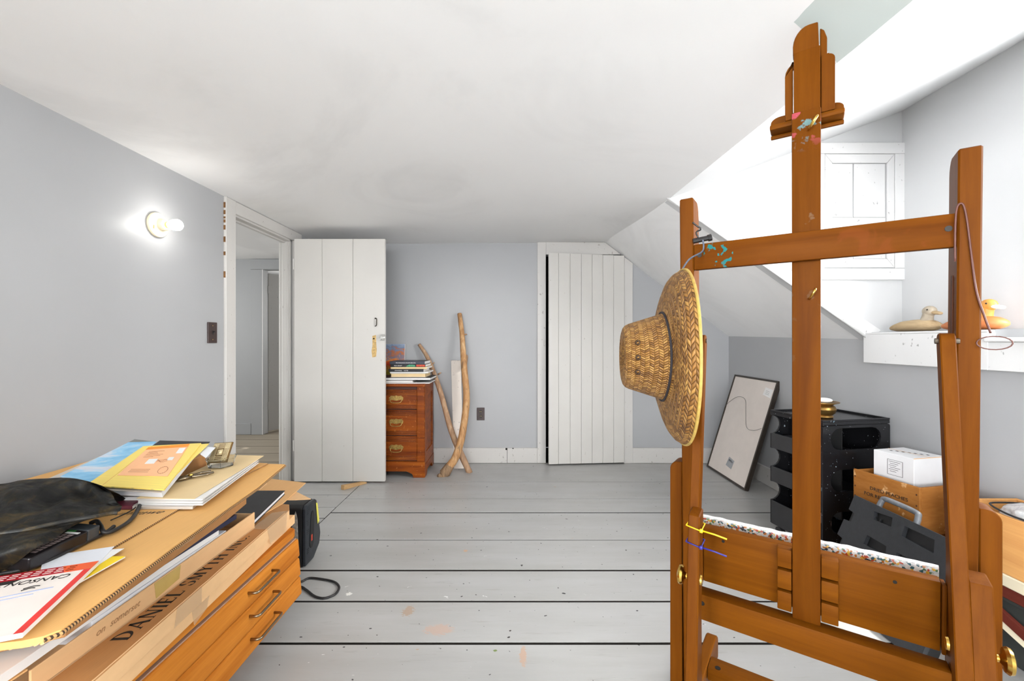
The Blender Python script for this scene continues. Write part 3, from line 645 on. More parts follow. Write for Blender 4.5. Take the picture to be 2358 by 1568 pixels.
for v in b.verts:
    x_, y_, z_ = v.co; r_ = math.hypot(x_, y_); a_ = math.atan2(y_, x_)
    oval = 1 + .05 * math.cos(2 * a_) * (1 if r_ < .11 else .3)
    v.co.x = x_ * oval; v.co.y = y_ * (2 - oval)
    if r_ > .1: v.co.z += -.006 * math.cos(a_) ** 2 * (r_ - .1) / .11 + .010 * math.sin(a_) ** 2 * (r_ - .1) / .11 + .003 * mnoise.noise((math.cos(a_) * 2, math.sin(a_) * 2, r_ * 12))
    if .03 < r_ < .105 and z_ > .06:      # pinched crown sides
        pinch = math.exp(-((z_ - .110) / .030) ** 2); dirn = max(0, -math.sin(a_ * 1) if True else 0)
        v.co.y *= 1 - .16 * pinch * abs(math.sin(a_)) ** 2
        v.co.z -= .010 * pinch * max(0, math.cos(a_ + .3)) * 0
bmesh.ops.remove_doubles(b, verts=b.verts, dist=1e-7)
ext = bmesh.ops.solidify(b, geom=b.faces[:], thickness=.002)
bmesh.ops.transform(b, matrix=HM, verts=b.verts)
part('hat_body', b, 'straw_weave', ht, True)
def hatpt(a_, r_, z_):
    oval = 1 + .05 * math.cos(2 * a_) * (1 if r_ < .11 else .3)
    zz = z_
    if r_ > .1: zz += -.006 * math.cos(a_) ** 2 * (r_ - .1) / .11 + .010 * math.sin(a_) ** 2 * (r_ - .1) / .11
    return HM @ Vector((r_ * math.cos(a_) * oval, r_ * math.sin(a_) * (2 - oval), zz))
b = NB(); tube(b, [hatpt(2 * math.pi * i / 80, .2005, -.0015) for i in range(81)], .0034, 6); part('brim_binding', b, 'straw_binding', ht, True)
b = NB(); tube(b, [hatpt(2 * math.pi * i / 64, .0995, .0390) for i in range(65)], .0028, 6); part('cord_band', b, 'hat_band', ht, True, 'dark braided cord band')
for dz in (-.033, 0, .033):
    # eyelets in the crown side facing the room
    best = None
    for k in range(200):
        a_ = -math.pi / 2 + (k - 100) * .02
    sy = -1 if (HM @ Vector((0, -.08, .08))).y < (HM @ Vector((0, .08, .08))).y else 1
    a_ = math.asin(max(-1, min(1, sy * math.cos(dz / .083)))) if False else None
    yy_ = sy * math.sqrt(.079 ** 2 - dz ** 2) * .905
    M = HM @ axes((dz, yy_, .103), (1, 0, 0), (0, 0, 1) if sy < 0 else (0, 0, -1))
    b = NB(); prof2 = [(.0028, 0), (.0045, .0022), (.0062, 0), (.0062, -.003), (.0028, -.003)]
    lathe(b, prof2 + [prof2[0]], 14, M, True); part('eyelet', b, 'eyelet', ht, True, 'dark metal eyelet')
# clip and cord on the crossbar that carries the hat
plain('cord_blue', (92, 100, 116), .7, var=.3, scale=90); plain('clip_black', (26, 24, 24), .35)
p0 = ER @ (TM @ Vector((-.232, -.004, 1.366)))
cl = thing('cord_clip', 'black clip with a thin blue cord tied at the crossbar end above the straw hat', 'clip', p0)
b = NB(); tube(b, [p0 + Vector((-.018, .004, -.001)), p0 + Vector((.022, -.006, .006))], [.007, .0068], 10); tube(b, [p0 + Vector((.018, -.005, .005)), p0 + Vector((.026, -.007, .007))], .009, 10); part('clip_body', b, 'clip_black', cl, 'auto')
b = NB(); tube(b, smoothpath([p0 + Vector(q) for q in ((-.004, 0, .006), (-.010, .002, .022), (.002, .0, .030), (-.008, .004, .040), (-.018, .006, .050))], 4), .0022, 6); part('wire_tail', b, 'clip_black', cl, True)
b = NB(); hook_top = hatpt(.05, .194, .000); tube(b, smoothpath([p0 + Vector((.004, -.006, 0)), p0 + Vector((.001, -.012, -.03)), p0.lerp(hook_top, .6) + Vector((.0, -.004, 0)), hook_top], 5), .0022, 6); part('cord', b, 'cord_blue', cl, True)
# dark wire with a loop on the right post
b = NB(); P = lambda u, n, w: ER @ (TM @ Vector((u, -n, w)))
plain('brown_wire', (92, 52, 44), .5)
tube(b, smoothpath([P(.246, .004, 1.26), P(.2455, .006, 1.33), P(.248, .006, 1.368), P(.256, .006, 1.372), P(.262, .005, 1.34), P(.268, .004, 1.28), P(.276, .004, 1.20), P(.287, .005, 1.15), P(.296, .006, 1.115)], 6), .0019, 6)
lo = P(.301, .006, 1.096); tube(b, [lo + Vector((.022 * math.cos(R(a)), -.012 * math.cos(R(a)), .013 * math.sin(R(a)))) for a in range(75, 436, 20)], .0012, 6)
solo('wire_loop', b, 'brown_wire', 'thin brown wire with a small loop hanging over the tall easel post', 'wire', smooth=True)

# ================================================================ LEFT: plan chest with its piles
wood('teak', (168, 94, 28), (215, 139, 55), 'y', 1.1, .45, 0, .05)
wood('teak_dark', (116, 66, 22), (150, 94, 38), 'y', 1.1, .42)
plain('drawer_lip', (176, 140, 118), .5); plain('handle_metal', (150, 134, 112), .3, 1, var=.15)
def yline(x0, y0, x1, y1): return lambda Y: x0 + (x1 - x0) * (Y - y0) / (y1 - y0)
CY0, CY1 = .36, 1.655
pc = thing('plan_chest', 'low teak plan chest with three wide drawers under the heap of cardboard', 'chest', (-1.25, 1.0, 0))
b = NB(); box(b, -1.70, -.93, CY0 + .04, CY1 - .06, 0, .112, .002); part('plinth', b, 'teak_dark', pc)
b = NB(); box(b, -1.71, -.850, CY0, CY1 - .012, .112, .338, .002); part('carcass', b, 'teak_dark', pc)
b = NB(); prism(b, [(-1.71, CY0, .348), (-.83, CY0, .348)] + [(-.83 - .03 + .03 * math.cos(R(a)), CY1 - .03 + .03 * math.sin(R(a)), .348) for a in (0, 30, 60, 90)] + [(-1.71, CY1, .348)], (0, 0, .028), .003); box(b, -1.70, -.86, CY0 + .01, CY1 - .02, .338, .348); part('top', b, 'teak', pc)
for i in range(3):
    z1 = .334 - i * .0725; xo = -.826 + i * .004
    b = NB(); prism(b, [(-.851, 0, z1 - .002), (xo - .006, 0, z1), (xo - .001, 0, z1 - .006), (xo + .004, 0, z1 - .064), (xo + .001, 0, z1 - .070), (-.851, 0, z1 - .070)], (0, CY1 - CY0 - .004, 0), .002)
    bmesh.ops.translate(b, vec=(0, CY0 + .002, 0), verts=b.verts); dr = part('drawer_front', b, 'teak', pc, 'auto')
    b = NB(); box(b, -.851, xo - .008, CY0 + .004, CY1 - .006, z1 - .0015, z1 + .003, .001); part('drawer_lip', b, 'drawer_lip', dr)
    for hy0 in (1.335, .56):
        b = NB(); zc = z1 - .024; x0 = xo - .004
        path = [(x0, hy0, zc), (x0 + .024, hy0, zc), (x0 + .031, hy0 + .003, zc), (x0 + .034, hy0 + .010, zc), (x0 + .034, hy0 + .122, zc), (x0 + .031, hy0 + .129, zc), (x0 + .024, hy0 + .132, zc), (x0, hy0 + .132, zc)]
        tube(b, path, .0042, 8); part('handle', b, 'handle_metal', dr, True, 'slim bent metal bar handle')
# cardboard materials
def card(name, c, var=.07):
    g = G(name); c0 = lin(c)
    k = g.math('ADD', g.math('MULTIPLY', g.noise(scale=6, det=5), .6), g.math('MULTIPLY', g.noise(g.map((400, 12, 60)), 1, 2), .4))
    g.out(g.ramp(k, [(.3, tuple(x * (1 - var) for x in c0[:3]) + (1,)), (.7, tuple(min(1, x * (1 + var)) for x in c0[:3]) + (1,))]), .72); return g.m
card('card_tan', (219, 170, 113)); card('card_brown', (177, 126, 75), .12); card('card_light', (226, 183, 134)); card('card_top', (228, 175, 105))
g = G('corrugation'); x, y, z = g.xyz(); w = g.n('ShaderNodeTexWave', wave_type='BANDS', bands_direction='Y'); w.inputs['Scale'].default_value = 55; g.put(w.inputs['Vector'], g.co); g.out(g.ramp(w.outputs['Fac'], [(.3, (60, 42, 26)), (.6, (196, 150, 96))]), .8)
g = G('clear_tape'); nt = g.nt; g.b.inputs['Base Color'].default_value = lin((226, 196, 156)); g.b.inputs['Roughness'].default_value = .25; g.b.inputs['Alpha'].default_value = .28
plain('print_black', (28, 24, 22), .7); plain('pencil', (166, 124, 84), .8)
plain('paper_white', (236, 234, 232), .7, var=.02); plain('foam_white', (228, 230, 236), .6, var=.02); plain('navy_sheet', (28, 32, 62), .45)
# serif lettering: strokes per letter, cap height 1
def bar_(b, x0, y0, x1, y1, w):
    d = Vector((x1 - x0, y1 - y0)).normalized(); n = Vector((-d.y, d.x)) * w / 2
    b.faces.new([b.verts.new((x, y, 0)) for x, y in ((x0 + n.x, y0 + n.y), (x0 - n.x, y0 - n.y), (x1 - n.x, y1 - n.y), (x1 + n.x, y1 + n.y))])
def arcs(b, cx, cy, rx, ry, a0, a1, w0, w1, k=12):
    P = []
    for i in range(k + 1):
        a = R(a0 + (a1 - a0) * i / k); w = (w0 + (w1 - w0) * abs(math.cos(a))) / 2
        P.append(((cx + (rx + w) * math.cos(a), cy + (ry + w * .6) * math.sin(a)), (cx + (rx - w) * math.cos(a), cy + (ry - w * .6) * math.sin(a))))
    for p, q in zip(P, P[1:]): b.faces.new([b.verts.new((x, y, 0)) for x, y in (p[0], p[1], q[1], q[0])])
def ser(b, x, y, w=.26): bar_(b, x - w / 2, y, x + w / 2, y, .045)
TK, TN = .20, .085
def glyph(b, ch, ox):
    t = NB(); adv = .8
    def st(x): bar_(t, x, 0, x, 1, TK); ser(t, x, .022); ser(t, x, .978)
    if ch == 'D': st(.16); arcs(t, .16, .5, .55, .47, -90, 90, TN, TK); adv = .95
    elif ch == 'A': bar_(t, .06, 0, .38, 1, TN); bar_(t, .36, 1, .72, 0, TK); bar_(t, .18, .34, .6, .34, TN); ser(t, .07, .022, .22); ser(t, .72, .022); adv = .9
    elif ch == 'N': bar_(t, .14, 0, .14, 1, TN); bar_(t, .14, 1, .74, 0, TK); bar_(t, .76, 0, .76, 1, TN); ser(t, .14, .022); ser(t, .12, .978, .2); ser(t, .76, .978); adv = .98
    elif ch == 'I': st(.18); adv = .42
    elif ch in 'EL':
        st(.16); bar_(t, .16, .035, .58, .035, TN); bar_(t, .58, 0, .60, .22, .05)
        if ch == 'E': bar_(t, .16, .965, .55, .965, TN); bar_(t, .55, 1, .55, .8, .05); bar_(t, .16, .52, .46, .52, TN); bar_(t, .46, .42, .46, .62, .04)
        adv = .74
    elif ch == 'S': arcs(t, .32, .75, .2, .22, 20, 260, TN, TK * .9); arcs(t, .32, .26, .23, .24, -160, 90, TN, TK); bar_(t, .5, .95, .52, .74, .05); bar_(t, .09, .06, .08, .28, .05); adv = .68
    elif ch == 'M': bar_(t, .14, 0, .18, 1, TN); bar_(t, .2, 1, .52, .05, TK); bar_(t, .52, .05, .84, 1, TN); bar_(t, .86, 0, .84, 1, TK); ser(t, .14, .022); ser(t, .86, .022); adv = 1.08
    elif ch == 'Y': bar_(t, .06, 1, .38, .48, TK); bar_(t, .38, .48, .68, 1, TN); bar_(t, .38, 0, .38, .5, TK); ser(t, .38, .022); ser(t, .08, .978); ser(t, .67, .978, .2); adv = .8
    elif ch == 'T': bar_(t, .36, 0, .36, 1, TK); ser(t, .36, .022); bar_(t, .04, .965, .68, .965, TN); bar_(t, .05, 1, .05, .78, .05); bar_(t, .67, 1, .67, .78, .05); adv = .78
    elif ch == 'H': st(.16); st(.72); bar_(t, .16, .52, .72, .52, TN); adv = .96
    elif ch == 'C': arcs(t, .46, .5, .36, .47, 40, 320, TN, TK, 16); bar_(t, .76, .96, .76, .70, .05); adv = .86
    elif ch == '.': bar_(t, .08, .07, .2, .07, .13); adv = .3
    else: adv = .42
    merge(b, t, Matrix.Translation((ox, 0, 0))); return adv
def serif(s, M):
    b = NB(); x = 0
    for ch in s: x += glyph(b, ch, x)
    sc = 1 / x; return merge(NB(), b, M), x
# thin bottom carton, printed carton, loose sheets, open carton with boards, top sheets
Xw = -1.68
def fr(x0, y0, x1, y1): return lambda Y: x0 + (x1 - x0) * (Y - y0) / (y1 - y0)
f5 = fr(-.806, .894, -.826, 1.19); f4 = fr(-.800, .894, -.820, 1.187); f3 = fr(-.880, .98, -.886, 1.47)
b5 = thing('flat_carton', 'thin tan carton lowest in the heap, lying straight on the plan chest top', 'box', (-1.2, 1, .3765))
b = NB(); slab(b, [(Xw, .30), (f5(.30), .30), (f5(1.69), 1.69), (Xw, 1.70)], .3765, .4100, .0015); part('carton_body', b, 'card_light', b5)
b = NB(); prism(b, [(f5(Y) + .0008, Y, z) for Y, z in ((1.09, .408), (1.16, .408), (1.15, .379), (1.10, .366))], (.0006, 0, 0)); part('tape', b, 'clear_tape', b5, label='peeling strip of clear tape')
b4 = thing('flat_carton', 'flat brown carton printed with large black serif capitals along its edge', 'box', (-1.2, 1, .4105))
b = NB(); slab(b, [(Xw + .02, .35), (f4(.35), .35), (f4(1.63), 1.63), (f4(1.63) - .03, 1.685), (-1.1, 1.72), (Xw + .02, 1.72)], .4105, .4530, .0015)
b.normal_update()
for f_ in b.faces: f_.material_index = 1 if f_.normal.z > .5 else 0
part('carton_body', b, ['card_light', 'card_brown'], b4)
b = NB(); tube(b, [(f4(Y) - .003 + .0012 * mnoise.noise((Y * 30, 0, 0)), Y, .4535) for Y in [.40 + i * .03 for i in range(41)]], .0014, 5); part('torn_edge', b, 'card_light', b4)
pA, pB = Vector((-.831, .920, .4533)), Vector((-.866, 1.415, .4533))
bt_, wd = serif('DANIEL SMYTH INC.', Matrix.Identity(4))
L_ = (pB - pA).length / wd
bmesh.ops.transform(bt_, matrix=axes(pA, pB - pA, Vector((-1, 0, 0))) @ Matrix.Diagonal((L_, .036, 1, 1)), verts=bt_.verts)
lt = part('lettering', bt_, 'print_black', b4, label='black capitals reading DANIEL SMYTH INC.'); lt['kind'] = 'stuff'
b = NB(); prism(b, [(-.895, 1.46, .4538), (f4(1.46), 1.46, .4538), (f4(1.62), 1.62, .4538), (-.90, 1.60, .4538)], (0, 0, .0004)); prism(b, [(f4(1.46) + .0008, 1.46, .454), (f4(1.61) + .0008, 1.61, .454), (f4(1.60) + .002, 1.60, .384), (f4(1.48) + .002, 1.48, .395)], (.0004, 0, 0)); part('tape', b, 'clear_tape', b4, label='wide strip of clear packing tape')
b = NB(); prism(b, [(f4(Y) + .0008, Y, z) for Y, z in ((1.03, .4535), (1.12, .4535), (1.12, .412), (1.02, .412))], (.0004, 0, 0)); part('tape', b, 'clear_tape', b4)
sh = NB(); slab(sh, [(-.905, 1.69), (-.932, 1.93), (-1.12, 1.985), (-1.45, 1.95), (-1.45, 1.50), (-.93, 1.50)], .4540, .4570, .0008)
solo('cardboard_sheet', sh, 'card_tan', 'loose tan cardboard sheet poking out from under the black notebook', 'cardboard')
sh = NB(); slab(sh, [(-.872, 1.62), (-.822, 1.745), (-.95, 1.83), (-1.2, 1.83), (-1.2, 1.735), (-.93, 1.735)], .4498, .4525, .0004)
sh = NB(); slab(sh, [(-.880, 1.735), (-.822, 1.745), (-.95, 1.85), (-1.2, 1.85), (-1.2, 1.735)], .4500, .4525, .0004)
solo('grey_board', sh, 'card_light', 'thin pale board corner sticking out beyond the printed carton', 'cardboard')
nbk = thing('notebook', 'black hardcover sketchbook with white page edges wedged behind the open carton', 'notebook', (-1.0, 1.6, .4572))
plain('black_cover', (32, 32, 36), .5, var=.2)
nbp = [(-.900, 1.490), (-.948, 1.782), (-1.17, 1.782), (-1.13, 1.490)]
b = NB(); slab(b, nbp, .4572, .4595, .0006); slab(b, nbp, .4710, .4735, .0006); part('cover', b, 'black_cover', nbk)
b = NB(); slab(b, [(p[0] - .003, p[1] * .998 + .003) for p in nbp], .4596, .4709); part('pages', b, 'foam_white', nbk)
b3 = thing('open_carton', 'shallow open tan carton holding white boards, with faint pencil writing on its side', 'box', (-1.2, .95, .4535))
ya, yb_ = .778, 1.470
b = NB(); slab(b, [(Xw + .03, ya), (f3(ya), ya), (f3(yb_), yb_), (Xw + .03, yb_ + .015)], .4535, .4575)
prism(b, [(f3(ya), ya, .4535), (f3(yb_), yb_, .4535), (f3(yb_), yb_, .509), (f3(1.0), 1.0, .502), (f3(ya), ya, .498)], (-.005, 0, 0), .0012)
prism(b, [(f3(yb_), yb_, .4575), (Xw + .03, yb_ + .015, .4575), (Xw + .03, yb_ + .015, .505), (f3(yb_), yb_, .505)], (0, -.005, 0), .0012)
part('carton_body', b, 'card_light', b3)
b = NB(); prism(b, [(f3(ya) - .006, ya, .498), (f3(ya) - .30, ya + .01, .500), (f3(ya) - .30, ya - .03, .492), (f3(ya) - .02, ya - .02, .489)], (0, 0, .003)); part('flap', b, 'card_tan', b3)
plain('tape_yellow', (196, 168, 100), .25)
b = NB(); prism(b, [(f3(Y) + .0006, Y, z) for Y, z in ((1.05, .502), (1.135, .503), (1.13, .470), (1.055, .462))], (.0004, 0, 0)); part('tape', b, 'tape_yellow', b3, label='old yellowed strip of tape')
b = NB(); text(b, 'on  somerset', .020, axes((f3(.90) + .0008, .90, .474), (f3(1.3) - f3(.3), 1, 0), (0, 0, 1)), .35, .0001); pw = part('pencil_writing', b, 'pencil', b3, label='faint pencilled handwriting'); pw['kind'] = 'stuff'
def sheets(name, m, label, cat, pts, z0, z1, grp=None, bev=.0005): return solo(name, slab(NB(), pts, z0, z1, bev), m, label, cat, grp)
sheets('foam_board', 'foam_white', 'white foam board lowest of those in the open carton', 'board', [(Xw + .05, .90), (f3(.9) - .007, .90), (f3(1.33) - .007, 1.33), (Xw + .05, 1.34)], .4580, .5080)
sheets('foam_board', 'grey_board_paint' if False else 'paper_white', 'white mount board with a wavy near edge above the foam board', 'board', [(Xw + .05, .66), (-.93, .665), (-.874, .70), (-.878, .78), (-.884, .86), (-.890, 1.0), (-.893, 1.30), (Xw + .05, 1.32)], .5085, .5270)
sheets('portfolio_folder', 'navy_sheet', 'dark navy portfolio folder over the white boards in the open carton', 'folder', [(Xw + .05, .95), (-.886, .96), (-.884, 1.37), (Xw + .05, 1.40)], .5275, .5420)
fc = thing('folded_carton', 'folded brown carton with corrugated edges lying under the big top sheet', 'box', (-1.2, 1.1, .5425))
plain('card_inner', (150, 106, 66), .8, var=.12, scale=30)
b = NB(); slab(b, [(Xw + .06, .74), (-.95, .745), (-.838, .80), (-.849, .92), (-.864, 1.10), (-.884, 1.33), (-.905, 1.455), (-1.2, 1.60), (Xw + .06, 1.60)], .5425, .6215, .002); part('carton_body', b, 'card_brown', fc)
b = NB(); prism(b, [(-.915, 1.47, .596), (-.878, 1.485, .580), (-.868, 1.50, .6215), (-.873, 1.50, .6215), (-.882, 1.487, .586), (-.917, 1.473, .601)], (-.01, .06, 0), 0); part('flap', b, 'card_light', fc)
b = NB(); prism(b, [(-.8660, 1.13, .618), (-.8715, 1.19, .618), (-.8700, 1.17, .56), (-.8635, 1.10, .56)], (.0006, 0, 0)); part('tape', b, 'clear_tape', fc)
ts = thing('cardboard_sheet', 'large corrugated cardboard sheet on top of the heap with a ragged near corner', 'cardboard', (-1.2, 1.1, .622))
edge = [(-.855, 1.607), (-.832, 1.48), (-.810, 1.363), (-.789, 1.17), (-.765, .962), (-.742, .802), (-.727, .688), (-.738, .672), (-.76, .662), (-.80, .655), (-.87, .64)]
b = NB(); slab(b, edge + [(Xw + .05, .60), (Xw + .05, 1.70), (-1.30, 1.68), (-.93, 1.615)], .6222, .634, .0006); part('sheet', b, 'card_top', ts)
b = NB(); tube(b, [(x_ + .0006, y_, .628) for x_, y_ in edge[:8]], .0042, 6, True, .9); part('corrugated_edge', b, 'corrugation', ts, label='dark corrugated cut edge')
b = NB()
for i in range(30):
    t_ = i / 29; p = Vector((-.733, .674, .627)).lerp(Vector((-.95, .626, .625)), t_); a_ = .004 + .004 * abs(mnoise.noise((i * .7, 1, 1)))
    prism(b, [p, p + Vector((-.010, .001, .002)), p + Vector((-.008, -a_, -.006)), p + Vector((-.002, -a_ * 1.2, -.004))], (0, .004, .003))
tf = part('torn_fringe', b, 'card_light', ts, label='ragged torn near edge'); tf['kind'] = 'stuff'
us_ = thing('cardboard_sheet', 'second cardboard sheet lying over the big one, its cut edge a dark line', 'cardboard', (-1.25, 1.1, .6345))
b = NB(); slab(b, [(-.918, 1.603), (-.921, 1.24), (-.892, .95), (-.880, .62), (Xw + .06, .62), (Xw + .06, 1.66), (-1.0, 1.62)], .6345, .6385, .0005); part('sheet', b, 'card_top', us_)
b = NB(); tube(b, [(-.9175, 1.603, .6365), (-.9205, 1.24, .6365), (-.8915, .95, .6365), (-.8795, .62, .6365)], .0018, 6); part('corrugated_edge', b, 'corrugation', us_)
b = NB(); text(b, 'nmrawe', .034, axes((-1.05, 1.125, .6387), (1, .12, 0), (0, 1, 0)), .5, .0001); mw = part('marker_writing', b, 'print_black', us_, label='scrawled black marker writing half under the books'); mw['kind'] = 'stuff'

# ---- the paper pile: all tilted papers lie parallel to the writing pad
ZP = .6387
plain('cream_folder', (236, 208, 158), .65, var=.05, scale=8); plain('maroon', (108, 40, 58), .5); plain('grey_paper', (206, 198, 190), .7)
PA, PB, PC = onH(378, 1127, .694), onH(478, 1020, .752), onH(197, 1117, .694)
PN = (PB - PA).cross(PC - PA).normalized(); PN = -PN if PN.z < 0 else PN
def onPad(x, y, off=0):
    d = Vector(((x - 1179) / F, 1, -(y - 784) / F)); c = Vector((0, 0, HC)); p0 = PA + PN * off
    return c + d * ((p0 - c).dot(PN) / d.dot(PN))
def psl(pix, off, th, bev=.0004):
    b = NB(); return prism(b, [onPad(x, y, off) for x, y in pix], -PN * th, bev)
solo('magazine', slab(NB(), [(-.872, 1.165), (-.960, 1.50), (-1.10, 1.49), (-1.07, 1.165)], ZP, .6465, .001), 'grey_paper', 'magazine lowest in the paper pile, lying on the cardboard', 'magazine')
mg = thing('paper_block', 'thick block of white paper in the pile, its pages fanned at the edge', 'paper', (-1.0, 1.35, .6466))
for i in range(8):
    d_ = .005 * math.sin(i * 2.1); b = NB(); slab(b, [(-.850 + d_, 1.172 - d_), (-.934 + d_ * .8, 1.565 + d_), (-1.06, 1.55), (-1.03, 1.175)], .6466 + i * .0025, .6466 + i * .0025 + .0021, .0002); part('sheet', b, 'paper_white', mg)
solo('manila_folder', rslab(NB(), [(-.868, 1.165, .6680), (-.925, 1.59, .6710), (-1.06, 1.60, .6710), (-1.03, 1.17, .6680)], .0012), 'cream_folder', 'cream manila folder on the white paper block, under the pliers', 'folder')
solo('exercise_book', slab(NB(), [(-1.035, 1.162), (-1.045, 1.18), (-1.065, 1.32), (-1.19, 1.32), (-1.14, 1.162)], ZP, .6500, .002), 'maroon', 'thin maroon book with rounded corner squeezed beside the paper block', 'book')
bk = thing('thick_book', 'thick pale book with white pages propping up the yellow writing pad', 'book', onPad(330, 1120, -.03))
bpx = [(372, 1134), (455, 1034), (345, 1030), (225, 1127)]
b = psl(bpx, -.0115, .0150); part('pages', b, 'foam_white', bk)
b = psl([(x_ - 2, y_) for x_, y_ in bpx], -.0095, .0018); part('cover', b, 'grey_paper', bk)
b = NB(); slab(b, [(-1.00, 1.20), (-1.02, 1.34), (-1.20, 1.34), (-1.18, 1.20)], ZP + .0115 if False else .6505, .6600); 
solo('paper_wad', b, 'paper_white', 'short wad of paper under the thick pale book', 'paper')
g = G('legal_pad'); x, y, z = g.xyz(); ln = g.math('FRACT', g.math('MULTIPLY', y, 115)); col = g.mix(g.math('MULTIPLY', g.math('LESS_THAN', ln, .14), .5), lin((248, 220, 116)), lin((176, 172, 120)))
a_, c_ = onPad(236, 1117), onPad(352, 1026); k_ = -(c_.x - a_.x) / (c_.y - a_.y)
padc = [onPad(378, 1127), onPad(478, 1020), onPad(330, 1027), onPad(197, 1117)]
cxm = (min(p.x for p in padc) + max(p.x for p in padc)) / 2; cym = (min(p.y for p in padc) + max(p.y for p in padc)) / 2
rl_ = g.math('ABSOLUTE', g.math('SUBTRACT', g.math('ADD', x, g.math('MULTIPLY', y, k_)), (a_.x - cxm) + k_ * (a_.y - cym)))
col = g.mix(g.math('MULTIPLY', g.math('LESS_THAN', rl_, .0010), .6), col, lin((206, 110, 50))); g.out(col, .65)
solo('writing_pad', psl([(378, 1127), (463, 1020), (330, 1027), (197, 1117)], 0, .004), 'legal_pad', 'yellow ruled writing pad with a red margin line under the peach envelope', 'notepad')
solo('writing_pad', psl([(384, 1113), (481, 1021), (455, 1023), (368, 1113)], -.0045, .003), 'legal_pad', 'second yellow pad showing a narrow edge beneath the first', 'notepad')
plain('peach_paper', (250, 190, 142), .6, var=.03); plain('orange_strip', (246, 150, 30), .5)
en = [onPad(386, 1096, .0016), onPad(437, 1022, .0016), onPad(342, 1030, .0016), onPad(270, 1094, .0016)]
envo = thing('envelope', 'peach paper envelope with an orange flap and a circular postmark on the yellow pad', 'envelope', en[3])
b = prism(NB(), en, -PN * .0012, .0003); part('envelope_paper', b, 'peach_paper', envo)
def epl(a, c, up=.0003): l = en[3].lerp(en[2], c); r = en[0].lerp(en[1], c); return l.lerp(r, a) + PN * up
b = prism(NB(), [epl(0, .90), epl(1, .90), epl(1, 1.0), epl(0, 1.0)], PN * .0004); part('flap', b, 'orange_strip', envo, label='orange glued flap')
for a0, a1, c0, c1 in ((.32, .52, .36, .52), (.74, .86, .46, .56), (.82, .97, .68, .86)):
    b = prism(NB(), [epl(a0, c0), epl(a1, c0), epl(a1, c1), epl(a0, c1)], PN * .0003); part('sticker', b, 'paper_white', envo)
plain('stamp_ink', (150, 92, 70), .7)
b = NB()
for i in range(16):
    a = 2 * math.pi * i / 16; tube(b, [epl(.82 + .09 * math.cos(t), .16 + .10 * math.sin(t), .0006) for t in (a, a + .28)], .0005, 4)
for c in (.10, .14, .18): tube(b, [epl(.15, c), epl(.55, c)], .0004, 4)
for c in (.60, .64, .68, .72, .76, .80): tube(b, [epl(.14, c), epl(.45 + .1 * math.sin(c * 40), c)], .0004, 4)
for k in range(3): tube(b, smoothpath([epl(.52 + .06 * i, .42 + .03 * k + .02 * math.sin(i * 2 + k)) for i in range(5)], 3), .0005, 4)
o = part('writing', b, 'stamp_ink', envo, label='printed lines, ink scribble and postmark'); o['kind'] = 'stuff'
g = G('sky_art'); k = g.noise(g.map((5, 16, 3), rot=(0, 0, .5)), 1, 4, .6, 1); x, y, z = g.xyz()
col = g.ramp(k, [(.34, (108, 178, 222)), (.5, (150, 204, 236)), (.6, (214, 222, 234)), (.72, (206, 190, 206))]); col = g.mix(g.math('GREATER_THAN', y, .125), col, lin((118, 122, 118))); g.out(col, .4)
solo('sky_print', psl([(250, 1114), (360, 1017), (310, 1011), (138, 1097), (190, 1116)], -.0045, .0020), 'sky_art', 'print of a pale blue cloudy sky sticking out beside the yellow pad', 'print')
solo('grey_portfolio', psl([(200, 1118), (290, 1040), (255, 1040), (105, 1104)], -.0070, .0020), 'grey_paper', 'pale grey portfolio under the sky print', 'folder')
solo('black_folder', psl([(440, 1052), (484, 1017), (368, 1014), (345, 1030), (380, 1050)], -.0078, .0016), 'black_cover', 'black folder edge showing behind the yellow pad', 'folder')
solo('blue_paper', psl([(474, 1054), (496, 1030), (474, 1028), (456, 1042)], -.0110, .0020), 'foam_white', 'bluish white papers squeezed out beside the yellow pads', 'paper')
solo('box_file', slab(NB(), [(-1.09, 1.40), (-1.11, 1.55), (-1.40, 1.55), (-1.38, 1.40)], ZP, .690, .002), 'card_brown', 'low brown box file propping the tilted papers', 'box')
gd = onH(510, 1074, .6715)
dish = thing('glass_dish', 'small clear glass dish holding a patterned brass tile', 'dish', gd)
b = NB(); lathe(b, [(.030, 0), (.040, .004), (.047, .030), (.050, .034), (.047, .034), (.043, .028), (.036, .006), (.0, .005)], 6, Matrix.Translation(gd)); part('dish_bowl', b, 'clear_glass', dish)
plain('tile_bronze', (120, 92, 52), .4, .6, var=.25); plain('tile_light', (222, 204, 164), .35, .4)
Mt = axes(gd + Vector((-.040, -.012, .014)), (1, -.12, .10), (.16, .50, .86))
tl = thing('brass_tile', 'square brass tile with raised bars round a small dome, tilted in the glass dish', 'tile', gd + Vector((0, 0, .006)))
b = NB(); box(b, 0, .070, 0, .070, -.006, 0, .001, 1, Mt); part('plate', b, 'tile_bronze', tl)
b = NB()
for i in range(4):
    o_ = .003 + i * .0052
    for a in ((o_, .003, o_ + .0025, .067), (.0675 - o_, .003, .070 - o_, .067)): box(b, a[0], a[2], a[1], a[3], 0, .002, 0, 1, Mt)
    for a in ((.003, o_, .067, o_ + .0025), (.003, .0675 - o_, .067, .070 - o_)): box(b, a[0], a[2], a[1], a[3], 0, .0018, 0, 1, Mt)
box(b, .025, .045, .025, .045, 0, .0015, 0, 1, Mt); o = part('raised_bars', b, 'tile_light', tl)
b = NB(); ball(b, (.035, .035, .001), (.0085, .0085, .006), 12, Mt); part('dome', b, 'tile_light', tl, True)
plain('pliers_steel', (150, 138, 120), .25, 1, var=.2)
